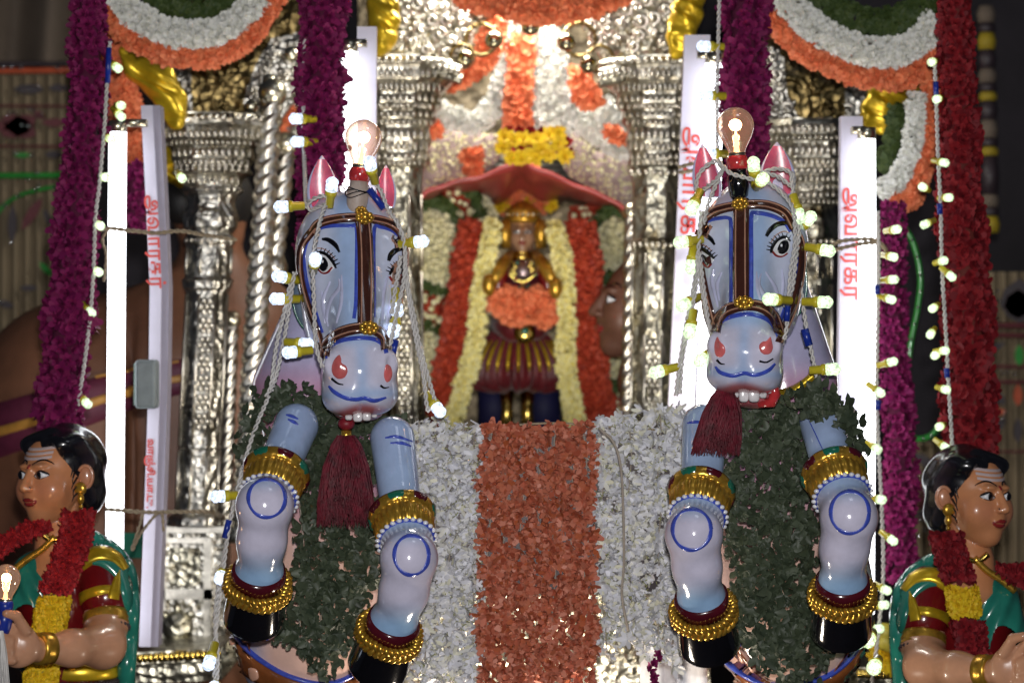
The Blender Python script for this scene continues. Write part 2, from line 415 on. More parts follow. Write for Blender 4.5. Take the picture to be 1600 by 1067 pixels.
def leafmesh(seed):
    r = random.Random(seed); mb = MB()
    for a in (0, .9, -.9) if seed % 2 else (0, 1.1):
        L = .0115*r.uniform(.8, 1.1)*(1 if a == 0 else .8); w = L*.36; o = []
        for u, v, z in ((0, 0, 0), (.35, -1, .1), (.35, 1, .1), (.4, 0, -.04), (.78, -.7, .06), (.78, .7, .06), (.8, 0, -.06), (1.08, 0, -.15)):
            x, y = u*L, v*w; o.append((x*math.cos(a)-y*math.sin(a), x*math.sin(a)+y*math.cos(a), z*L))
        mb.add(o, [(0,3,1),(0,2,3),(1,3,6,4),(3,2,5,6),(4,6,7),(6,5,7)])
    return mb.arr()
PR = {}
def proto(key, make, mat, k=3):
    PR[key] = []
    for i in range(k):
        v, f = make(i); PR[key].append((v, f, raw_mesh(key, v, f, M[mat], True), M[mat]))
proto('jasmine_flower', lambda i: petal_fan(6, .0108, .0029, .35+.25*i, 1, i, .012), 'white_f', 4)
proto('orange_flower', lambda i: petal_fan(4+i%2, .0115, .0046, .15+.25*i, 1+i%2, 10+i, .004, rag=.4), 'orange', 5)
proto('small_orange_flower', lambda i: petal_fan(5, .009, .0045, .3+.2*i, 1, 20+i), 'orangef')
proto('white_blossom', lambda i: petal_fan(5, .0080, .0040, .5+.2*i, 2, 30+i), 'whiteb')
proto('cream_bud', lambda i: petal_fan(5, .0062, .0034, .9, 1, 40+i), 'cream_f')
proto('red_flower', lambda i: petal_fan(4, .0085, .0045, .4+.2*i, 1, 50+i), 'red_f')
proto('yellow_flower', lambda i: petal_fan(7, .012, .0040, .4, 2, 60+i), 'yellow_f')
proto('marigold_flower', lambda i: petal_fan(9, .016, .0055, .25, 3, 70+i), 'marigold')
proto('magenta_rose', lambda i: petal_fan(7, .0175, .0068, .62, 3, 80+i, rag=.35), 'rose_m')
proto('red_rose', lambda i: petal_fan(7, .0165, .0068, .62, 3, 90+i, rag=.2), 'rose_r')
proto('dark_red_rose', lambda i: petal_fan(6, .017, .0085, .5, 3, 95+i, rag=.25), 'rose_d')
proto('flower_stem', lambda i: MB().tube([(0,0,0),(.002*i,0,.005),(.003,.002*i,.010)], [.0007,.0007,.0010], 4).arr(), 'stem', 2)
proto('leaf_sprig', lambda i: (lambda q: (q[0]*1.18, q[1]))(leafmesh(i)), 'leaf', 5)
proto('green_leaf', leafmesh, 'leafb', 4)
def orient(p, nrm, spin, s):
    n = Vector(nrm).normalized(); q = n.to_track_quat('Z', 'Y'); R = q.to_matrix().to_4x4() @ Matrix.Rotation(spin, 4, 'Z')
    return Matrix.Translation(Vector(p)) @ R @ Matrix.Diagonal((s, s, s, 1))
def pieces(parent, name, mats, limit=280):
    """the nearest pieces as objects sharing meshes, the rest as one stuff part"""
    prs = PR[name]; mats = sorted(mats, key=lambda m: m.translation.y); front = mats[:limit]; rest = mats[limit:]
    inv = Matrix.Translation(-Vector(parent['_b']))
    for m in front:
        o = bpy.data.objects.new(name, random.choice(prs)[2]); COL.objects.link(o); o.parent = parent
        o.matrix_parent_inverse = inv; o.matrix_basis = m
    if rest:
        V, F, k = [], [], 0; A = np.array([np.array(m) for m in rest]); ch = rng.integers(0, len(prs), len(rest))
        LT, FL = [], []
        for c, (v, f, me, mt) in enumerate(prs):
            S = A[ch == c]
            if not len(S): continue
            vv = np.einsum('nij,vj->nvi', S[:, :3, :3], v) + S[:, None, :3, 3]; V.append(vv.reshape(-1, 3))
            lt = np.array([len(q) for q in f]); fl = np.array([i for q in f for i in q])
            FL.append((fl[None] + (k + np.arange(len(S))*len(v))[:, None]).ravel()); LT.append(np.tile(lt, len(S))); k += len(S)*len(v)
        V = np.vstack(V); LT = np.concatenate(LT); FL = np.concatenate(FL); me = bpy.data.meshes.new(name + '_mass')
        me.vertices.add(len(V)); me.vertices.foreach_set('co', V.astype(np.float32).ravel()); me.loops.add(len(FL)); me.loops.foreach_set('vertex_index', FL.astype(np.int32))
        me.polygons.add(len(LT)); me.polygons.foreach_set('loop_start', np.concatenate([[0], np.cumsum(LT)[:-1]]).astype(np.int32)); me.polygons.foreach_set('loop_total', LT.astype(np.int32))
        me.update(calc_edges=True); me.materials.append(prs[0][3]); o = link(name + '_mass', me, parent); o['kind'] = 'stuff'
def inpoly(p, poly):
    x, y = p[:, 0], p[:, 1]; r = np.zeros(len(p), bool); n = len(poly)
    for i in range(n):
        (a, b), (c, d) = poly[i], poly[(i+1) % n]
        m = ((b > y) != (d > y)) & (x < (c-a)*(y-b)/((d-b) + 1e-12) + a); r ^= m
    return r
def edist(p, poly):
    best = np.full(len(p), 1e9); nd = np.zeros((len(p), 2)); n = len(poly)
    for i in range(n):
        a = np.array(poly[i], float); b = np.array(poly[(i+1) % n], float); ab = b-a
        t = np.clip(((p-a)@ab)/(ab@ab+1e-9), 0, 1); q = a + t[:, None]*ab; d = np.linalg.norm(p-q, axis=1)
        m = d < best; best[m] = d[m]; nd[m] = (q-p)[m]/(d[m][:, None]+1e-6)
    return best, nd
def pad(parent, name, poly, y, step, bulge, rad, back=None, scale=1, tilt=.6, thick=.006, limit=280, jit=.5, face=None, mk=1, backin=.0):
    """fill a rounded pad (outline in pixels at depth y) with pieces lying over its swelling surface"""
    a = np.array(poly, float); lo, hi = a.min(0), a.max(0)
    gx, gy = np.meshgrid(np.arange(lo[0], hi[0]+step, step), np.arange(lo[1], hi[1]+step, step)); p = np.stack([gx.ravel(), gy.ravel()], 1)
    p = np.vstack([p]*mk) if mk > 1 else p
    p = p + rng.uniform(-jit, jit, p.shape)*step*1.2; p = p[inpoly(p, a)]; d, nd = edist(p, a)
    t = np.clip(d/rad, 0, 1); hgt = np.sqrt(np.clip(1-(1-t)**2, 0, 1)); ms = []
    for i in range(len(p)):
        yy = y - bulge*hgt[i] + random.uniform(-thick, thick); w = (1-t[i])*1.2
        n = (nd[i,0]*w + random.uniform(-tilt, tilt), -1, -nd[i,1]*w + random.uniform(-tilt, tilt))
        ms.append(orient(P(p[i,0], p[i,1], yy), n, random.uniform(0, 6.28), scale*random.uniform(.8, 1.2)))
    pieces(parent, name, ms, limit)
    if back:
        q = spl(poly, 4, closed=True)[:, :2] if len(poly) > 4 else a; c = q.mean(0); mb = MB(); d2, _ = edist(c[None], a)
        g = np.array([[list(P(*(c+(u-c)*k), y - bulge*math.sqrt(max(0, 1-k*k))*.55 + thick + backin)) for u in q] for k in (.97, .8, .55, .3, .02)])
        mb.grid(g, cv=True); obj('backing', mb, M[back], parent)
def band(path, hw):
    """pixel outline of a band along a path"""
    hw = [hw]*len(path) if np.isscalar(hw) else hw; q = spl([(x, y, w) for (x, y), w in zip(path, hw)], 5)
    T = np.gradient(q[:, :2], axis=0); T /= np.linalg.norm(T, axis=1)[:, None]; N = np.stack([-T[:,1], T[:,0]], 1)
    return [tuple(v) for v in q[:, :2]+N*q[:, 2:3]] + [tuple(v) for v in (q[:, :2]-N*q[:, 2:3])[::-1]]
# ================================================================ HORSES
LAV = (.60, .60, .82); SKY = (.40, .55, .84); PALE = (.68, .71, .86)
def head_sdf():
    return union([
        (ell((0, .050, .085), (.083, .088, .090)), 0),
        (cone((0, .035, .115), (0, -.030, -.02), .072, .050), .03),
        (ell((.050, .030, .02), (.030, .068, .090)), .03),
        (ell((.062, -.002, .088), (.024, .032, .034)), .018),
        (cone((0, -.02, .10), (0, -.090, -.05), .030, .036), .02),
        (ell((0, -.082, -.098), (.058, .060, .050)), .022),
        (ell((.018, -.080, -.135), (.040, .056, .030)), .02),
        (ell((.038, -.114, -.086), (.018, .022, .022)), .016),
        (ell((.047, -.139, -.086), (.0095, .012, .0145)), -.006),
        (ell((.024, .045, .165), (.022, .035, .022)), .02),
    ], sym=True)
HV, HF = nets(head_sdf(), (-.105, -.17, -.18), (.105, .155, .205), .0022)
def paint_head(v):
    x, y, z = v[:,0], v[:,1], v[:,2]; c = np.tile(np.array(SKY), (len(v), 1))
    c = mixc(c, PALE, sm(np.abs(x), .012, .045)*.75)
    c = mixc(c, LAV, sm(np.abs(x), .04, .07)*sm(-z, -.12, -.0)*.7)
    mz = sm(-z, .045, .07); c = mixc(c, (.72, .69, .85), mz*.9)
    c = mixc(c, SKY, mz*np.exp(-(x/.010)**2)*.75*sm(-y, .10, .13))
    c = mixc(c, SKY, np.exp(-((z+.132)/.010)**2)*.8*mz)
    c = mixc(c, (.50, .10, .09), sm(-z+.006*np.cos(x*60), .147, .160)*.9)
    return c
def rotz(v, a): c, s = math.cos(a), math.sin(a); R = np.array([[c,-s,0],[s,c,0],[0,0,1]]); return v @ R.T
def rotx(v, a): c, s = math.cos(a), math.sin(a); R = np.array([[1,0,0],[0,c,-s],[0,s,c]]); return v @ R.T
def roty(v, a): c, s = math.cos(a), math.sin(a); R = np.array([[c,0,s],[0,1,0],[-s,0,c]]); return v @ R.T
def organic(name, prims, lo, hi, res, colf, mat, parent, smooth_it=0):
    v, f = nets(union(prims), lo, hi, res); me = raw_mesh(name, v, f, M[mat], True)
    if colf is not None: paint(me, colf(v))
    return link(name, me, parent), v, f
def bbox(pts, pad_): a = np.array([list(p) for p in pts]); return a.min(0)-pad_, a.max(0)+pad_
def axisM(c, d, up=(0, 0, 1)):
    """frame at c whose Z axis is d"""
    d = Vector(d).normalized(); return Matrix.Translation(Vector(c)) @ d.to_track_quat('Z', 'Y').to_matrix().to_4x4()

def foreleg(horse, sh, c1, c2, knee, shank, past, hoof, ring, up_lines, kr=.041):
    """joints: (px, py, y)"""
    S_, A_, B_, K_, H_, T_, F_ = [P(*q) for q in (sh, c1, c2, knee, shank, past, hoof)]
    mid = (K_*.45 + H_*.55)
    pr = [(cone(S_, A_, .035, .031), 0), (cone(A_, B_, .032, .035), .02), (cone(B_, K_, .036, kr), .02),
          (ell(K_ + Vector((0, -.012, 0)), (kr*.86, .035, kr*.95)), .012),
          (cone(K_, H_, kr*.92, .031), .012), (ell(H_ + Vector((0, -.004, .006)), (.0345, .034, .030)), .02), (cone(H_, T_, .028, .0385), .018)]
    lo, hi = bbox([S_, A_, B_, K_, H_, T_], .062)
    zk, zt, zs = K_.z, T_.z, S_.z
    def colf(v):
        z = v[:,2]; c = np.tile(np.array((.70, .67, .84)), (len(v), 1))
        c = mixc(c, (.34, .54, .82), 1-sm(z, zt-.005, zt+.045)); c = mixc(c, (.36, .53, .82), sm(z, zk+.015, zk+.05)*.85)
        c = mixc(c, (.36, .44, .70), sm(z, zs-.05, zs)*.3); return c
    o, v, f = organic('leg', pr, lo, hi, .0026, colf, 'horse', horse)
    sf = Surf(v, f, K_.y)
    mb = MB(); kp = [(ring[0] + ring[2]*math.cos(a), ring[1] + ring[3]*math.sin(a)) for a in np.linspace(.0, 2*math.pi, 17)]
    sf.strip(kp, [2.6 + .7*math.sin(i*1.7) for i in range(17)], .0012, mb, 4)
    for ln in up_lines: sf.strip(ln, [1.0] + [2.6]*(len(ln)-2) + [.9], .001, mb, 4)
    obj('painted_line', mb, M['blue'], o)
    # hoof: flared glossy drum, with a dark band and two twisted gold chains round the pastern
    d = (F_ - T_).normalized(); MH = axisM(T_ + d*.006, d); L = (F_-T_).length
    h = MB().lathe([(.034, -.004), (.0405, .0), (.0425, L*.2), (.0450, L*.5), (.0475, L*.85), (.0480, L*1.0), (.0455, L*1.06), (.01, L*1.07)], MH, 40)
    obj('hoof', h, M['black'], o)
    bnd = MB().lathe([(.036, -.012), (.0405, -.011), (.0420, -.002), (.0430, .010), (.036, .012)], MH, 40, mod=lambda a, i: 1+.02*np.sin(a*5+i)); obj('ankle_band', bnd, M['darkred'], o)
    ch = link('anklet', None, horse) if False else None
    mb = MB()
    for ph in (0, 2*math.pi/3, 4*math.pi/3):
        pts = []
        for t in np.linspace(0, 2*math.pi, 190, endpoint=False):
            w = t*11 + ph; R = .0465 + .0036*math.sin(2*w); z = .022 + .0100*math.sin(w) + .002*math.sin(t*2)
            pts.append(MH @ Vector((R*math.cos(t), R*math.sin(t), z)))
        mb.tube(pts, [.0043+.0007*math.sin(i*.9) for i in range(190)], 7, closed=True)
    obj('anklet', mb, M['gold'], horse)
    # cuff: gold flared ring with gems, pleats inside and a blue ruffle edged with white beads
    ax = (B_ - A_).normalized(); MC = axisM(A_, ax); L = (B_-A_).length
    pl = lambda a, i: 1 + (.035*np.sin(a*26) if i >= 4 else 0) + (.012*np.abs(np.sin(a*6)) if i < 3 else 0)
    cf = MB().lathe([(.033, -.006), (.0500, -.005), (.0520, .001), (.0497, .008), (.0465, .0135), (.0450, .0130), (.0445, .0165), (.0465, .022), (.0415, L*.95), (.034, L*.97)], MC, 104, mod=pl)
    cuff = obj('cuff', cf, M['gold'], horse)
    for k in range(8):
        a = k*math.pi/4 + .3; g = MB(); q = []
        for u in (-.24, -.19, 0, .19, .24):
            for w_, hh in ((-.004, .0), (-.002, .0016), (.007, .0016), (.009, -.0004)):
                w2 = w_*(1 if abs(u) < .2 else .55); rr = .0522 - max(0, w2)*.42 + hh; q.append(MC @ Vector((rr*math.cos(a+u), rr*math.sin(a+u), .001 + w2)))
        g.grid(np.array([list(x) for x in q]).reshape(5, 4, 3)); obj('gem', g, M['green'] if k % 2 == 0 else M['darkred'], cuff)
    rf = MB().lathe([(.034, L*.85), (.0420, L*.92), (.0440, L*1.0), (.0420, L*1.08), (.034, L*1.06)], MC, 96, mod=lambda a, i: 1 + .03*np.sin(a*24))
    obj('ruffle', rf, M['blue'], cuff)
    bd = MB()
    for k in range(26):
        a = 2*math.pi*k/26; bd.ball(MC @ Vector((.0442*math.cos(a), .0442*math.sin(a), L*1.02)), (.0045, .0038, .0034), 7, 5)
    obj('bead_edging', bd, M['white'], cuff)
    return sf

def ear(horse, pts, y, inner):
    """pts: base left, tip, base right outline in pixels; a curved horn-like ear opened to the front"""
    (bl, tp, br) = pts; n = 10; g = []; gi = []
    for i in range(n+1):
        t = i/n; w = math.sin(math.pi*(.30+.70*t))**.9 if t < 1 else 0
        cx = (bl[0]+br[0])/2*(1-t)+tp[0]*t; cy = (bl[1]+br[1])/2*(1-t)+tp[1]*t; hw = abs(br[0]-bl[0])/2*w*1.12 + .4
        row = []; ri = []
        for k in range(16):
            a = 2*math.pi*k/16; r = hw*math.cos(a); dy = .55*hw*.001*math.sin(a)
            if math.sin(a) < 0: dy *= .15
            row.append(list(P(cx + r, cy, y + dy + .004))); 
        for k in range(9):
            u = -1 + k/4; ri.append(list(P(cx + hw*.82*u, cy - (2 if t < 1 else 0), y + .0015 + .006*(1-u*u)*(1-t)*1.0 - .004)))
        g.append(row); gi.append(ri)
    mb = MB().grid(g, cv=True); o = obj('ear', mb, M['earw'], horse)
    mb = MB().grid(gi[:-1]); obj('inner_ear', mb, M['pink'], o)
M['earw'] = simple('ear_pale', (.50, .50, .72), .2, coat=.7)

def bulb(label, base, top, R, axis_col, collar_col, y, cat='light bulb'):
    """clear bulb whose glass ball is centred at top (px), standing on a holder from base"""
    T = P(*top, y); B = P(*base, y); up = (T-B).normalized(); t = thing('light_bulb', label, cat, B); MM = axisM(B, up); H = (T-B).length
    k = R*sc(y)
    gl = []
    for a in np.linspace(math.pi, .62, 22)[::-1]: pass
    prof = [(k*.40, H-k*1.75), (k*.42, H-k*1.55), (k*.50, H-k*1.25), (k*.66, H-k*.95), (k*.84, H-k*.62)] + [(k*math.cos(a), H+k*math.sin(a)) for a in np.linspace(-.42, math.pi/2-.01, 14)]
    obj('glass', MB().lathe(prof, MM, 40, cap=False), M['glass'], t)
    fl = MB(); pts = [MM @ Vector((.35*k*math.sin(u*2.4), .12*k*math.cos(u*9), H - k*.02 + .22*k*math.cos(u*2.0))) for u in np.linspace(-1, 1, 40)]
    fl.tube(pts, k*.04, 6); fl.ball(MM @ Vector((0, 0, H+k*.05)), (k*.34, k*.22, k*.30), 14, 10); obj('filament', fl, M['filament'], t)  # coil plus a bright ball standing in for its glow
    st = MB().lathe([(k*.22, H-k*1.8), (k*.13, H-k*1.1), (k*.10, H-k*.55), (k*.04, H-k*.3)], MM, 12); obj('filament_stem', st, M['filamenthalo'], t)
    ca = MB().lathe([(k*.43, H-k*1.75), (k*.45, H-k*1.7), (k*.45, H-k*1.45), (k*.40, H-k*1.42)], MM, 24); obj('metal_cap', ca, M['silverball'], t)
    co = MB().lathe([(k*.48, H-k*2.35), (k*.56, H-k*2.3), (k*.60, H-k*1.9), (k*.52, H-k*1.62), (k*.40, H-k*1.6)], MM, 24, mod=lambda a, i: 1+.04*np.sin(a*3+i*2)); obj('collar_tape', co, M[collar_col], t)
    ho = MB().lathe([(k*.36, -.004), (k*.50, .004), (k*.58, H*.18), (k*.60, H-k*2.75), (k*.50, H-k*2.6), (k*.50, H-k*2.3)], MM, 24); h = obj('holder', ho, M[axis_col], t)
    l = bpy.data.lights.new('bulb_light', 'POINT'); l.energy = .35; l.color = (1, .66, .38); l.shadow_soft_size = .008
    lo = bpy.data.objects.new('bulb_light', l); COL.objects.link(lo); lo.location = T
    return t

def build_horse(side):
    """side 'l' or 'r'; everything traced for that horse"""
    L = side == 'l'
    cx, cy = (552, 486) if L else (1172, 462)
    lab = ('blue enamelled horse statue left of the flower curtain, beige bulb holder on its head' if L else
           'blue enamelled horse statue right of the flower curtain, black bulb holder on its head')
    H = thing('horse_statue', lab, 'horse statue', P(cx, 1067, .15), 'pair of prancing horse statues')
    yaw = math.radians(7.5 if L else -8)
    roll = math.radians(-2 if L else 2)
    v = HV.copy(); col = paint_head(v); v[:,2] *= 1 if L else .945; v = roty(rotz(rotx(v, math.radians(-2)), yaw), roll) + np.array(P(cx, cy, 0))
    me = raw_mesh('head', v, HF, M['horse'], True); paint(me, col); head = link('head', me, H)
    S = Surf(v, HF, -.05)
    def strip(name, pts, w, h, mat, par=head, n=6, **k): return obj(name, S.strip(pts, w, h, MB(), n, **k), M[mat], par)
    def fill(name, poly, h, mat, par=head, n=5): return obj(name, S.fill(poly, h, MB(), n), M[mat], par)
    D = DATA[side]
    # neck, chest and body
    n0, n1, ch, bl = D['body']
    N0, N1, CH, BL = P(*n0), P(*n1), P(*ch), P(*bl)
    pr = [(cone(N0, N1, .060, .085), 0), (ell(CH, (.105, .085, .16)), .06), (ell(BL, (.135, .13, .185)), .06)]
    lo, hi = bbox([N0, N1, CH, BL], .2); hi[2] = N0.z + .07; lo[2] = P(0, 1240, .2).z
    def bcol(q):
        z = q[:,2]; x = q[:,0]; c = np.tile(np.array((.52, .50, .74)), (len(q), 1)); z0 = P(0, 600).z
        c = mixc(c, (.62, .25, .38), (1-sm(z, z0-.02, z0+.05))*.75)
        c = mixc(c, (.85, .55, .45), 1-sm(z, z0-.30, z0-.12)); g = sm(np.abs(x-CH.x), .07, .125)
        c = mixc(c, (.42, .46, .62), g*(1-sm(z, z0-.40, z0-.2))); return c
    body, bv, bf = organic('body', pr, lo, hi, .005, bcol, 'horse', H)
    SB = Surf(bv, bf, .1)
    band_ = SB.strip(D['band'], [15]*len(D['band']), .006, MB(), 6); obj('breast_strap', band_, M['orangestrap'], H)
    o = SB.strip(D['bandline'], [2.2]*len(D['bandline']), .0075, MB(), 6); obj('painted_line', o, M['blue'], body)
    mb = MB()
    for (qx, qy) in D['bandspots']: SB.fill([(qx-7, qy-9), (qx+5, qy-7), (qx+8, qy+7), (qx-3, qy+10)], .0085, mb, 3)
    obj('painted_spot', mb, M['peach'], body)
    # cheek flap behind the bridle (blue-green painted blinker)
    fl = D['flap']; mb = MB(); q = spl(fl, 5, closed=True)[:, :2]; c = q.mean(0)
    mb.grid(np.array([[list(P(*(c+(u-c)*k), .045 - .012*(1-k*k))) for u in q] for k in (1, .9, .6, .3, .02)]), cv=True)
    mb.grid(np.array([[list(P(*(c+(u-c)*k), .055)) for u in q] for k in (1, .5, .02)]), cv=True); fo = obj('blinker', mb, M['flap'], H)
    obj('blinker_edge', MB().tube([P(*u, .045) for u in q], .0022, 6, closed=True), M['green'], fo)
    # bridle
    for nm, pts, w in D['outline']: strip('painted_line', pts, w, .0010, 'blue')
    for nm, pts, w in D['straps']:
        s_ = strip(nm, pts, w, .0042, 'strap', H)
        k = .52
        for sg in ((-1, 1) if nm != 'cheek_strap' else (-1,)):
            a = spl(pts, 2)[:, :2]; T = np.gradient(a, axis=0); T /= np.linalg.norm(T, axis=1)[:, None]; Nn = np.stack([-T[:,1], T[:,0]], 1)
            ww = w if np.isscalar(w) else np.mean(w)
            obj('strap_line', S.strip([tuple(p) for p in a + Nn*ww*k*sg], 1.15, .0051, MB(), 3), M['strapline'], s_)
    for (x0, y0, r) in D['brassbits']:
        mb = MB()
        for i in range(9):
            a = i*.7; u = S.hit(x0 + r*.62*math.cos(a), y0 + r*.45*math.sin(a), .006); mb.ball(u, (r*.00034, .004, r*.00030), 8, 6)
        mb.ball(S.hit(x0, y0, .007), (r*.0004, .005, r*.0004), 10, 6)
        obj('strap_boss', mb, M['gold'], H)
    # eyes
    for e in D['eyes']:
        ew = fill('eye', e['white'], .0012, 'white', n=5); obj('iris', S.fill(e['iris'], .0020, MB(), 5), M['black'], ew)
        if e.get('shine'): obj('eye_shine', S.fill(e['shine'], .0026, MB(), 4), M['white'], ew)
        obj('lid_line', S.strip(e['lid'], [1.2]+[2.6]*(len(e['lid'])-2)+[1.0], .0026, MB(), 5), M['black'], ew)
        obj('lower_lid_line', S.strip(e['lower'], 1.3, .0024, MB(), 5), M['lips'], ew)
        mb = MB(); q = spl(e['lid'], 5); T = np.gradient(q, axis=0); T /= np.linalg.norm(T, axis=1)[:, None]
        for i in range(2, len(q)-1, 2):
            nx, ny = -T[i,1]*e['lash'], T[i,0]*e['lash']; a = q[i]; S.strip([tuple(a), (a[0]+nx*.5+T[i,0]*e['dir']*.8, a[1]+ny*.5), (a[0]+nx+T[i,0]*e['dir']*3, a[1]+ny)], [1.0, .75, .3], .0016, mb, 2)
        obj('eyelash', mb, M['black'], ew)
        obj('lash_line', S.strip(e['crease'], .7, .0012, MB(), 4), M['strapline'], ew)
        obj('eyebrow', S.strip(e['brow'], e['bw'], .0016, MB(), 5), M['black'], head)
    mb = MB()
    for ln in D['veins']: S.strip(ln, [1]+[3.2]*(len(ln)-2)+[1], .0022, mb, 5, prof=[(-1, -.1), (-.5, .7), (0, 1), (.5, .7), (1, -.1)])
    obj('cheek_fold', mb, M['vein'], head)
    for nn in D['nostrils']: fill('nostril', nn, .0012, 'nostril')
    mb = MB(); S.strip(D['lipline'], [1.5]+[3.2]*(len(D['lipline'])-2)+[1.5], .0012, mb, 5); obj('painted_line', mb, M['blue'], head)
    mb = MB()
    for ln in D['smile']: S.strip(ln, [1.8, 1.5, .8], .0012, mb, 4)
    obj('mouth_line', mb, M['black'], head)
    # teeth, tongue, lower jaw
    jb = MB(); a, b = D['jaw']; jb.ball(P(a[0], a[1], -.030), (b[0]*.001, .045, b[1]*.001), 24, 14); obj('lower_jaw', jb, M['jaw'], H)
    for i, (tx, ty, tw, th) in enumerate(D['teeth']):
        mb = MB(); v_, f_ = MB().ball((0, 0, 0), 1, 14, 10).arr(); v_ = np.sign(v_)*np.abs(v_)**.6; mb.add(v_*np.array([tw*.00048, .006, th*.00055]) + np.array(P(tx, ty, -.104 + .0007*abs(tx-D['jaw'][0][0]))), f_); obj('tooth', mb, M['tooth'], H)
    if D.get('tongue'):
        obj('tongue', MB().tube([P(x, y_, -.085 + i*.006) for i, (x, y_) in enumerate(D['tongue'])], [.006, .009, .009, .005], 10), M['redp'], H)
    for pts, y in D['ears']: ear(H, pts, y, None)
    # leg pair
    for g in D['legs']: foreleg(H, *g)
    return H, S
M['orangestrap'] = simple('strap_orange_brown', (.22, .07, .02), .2, coat=.8, var=.3)
M['peach'] = simple('painted_peach', (.72, .40, .28), .3, coat=.5)
M['flap'] = simple('blinker_blue_grey', (.16, .22, .30), .25, coat=.7, var=.3)
M['nostril'] = simple('nostril_red', (.66, .14, .14), .2, coat=.8, var=.25, nscale=30)
M['jaw'] = simple('jaw_pink', (.45, .12, .14), .3, coat=.5)
M['tooth'] = simple('tooth_white', (.72, .70, .72), .2, coat=.6)
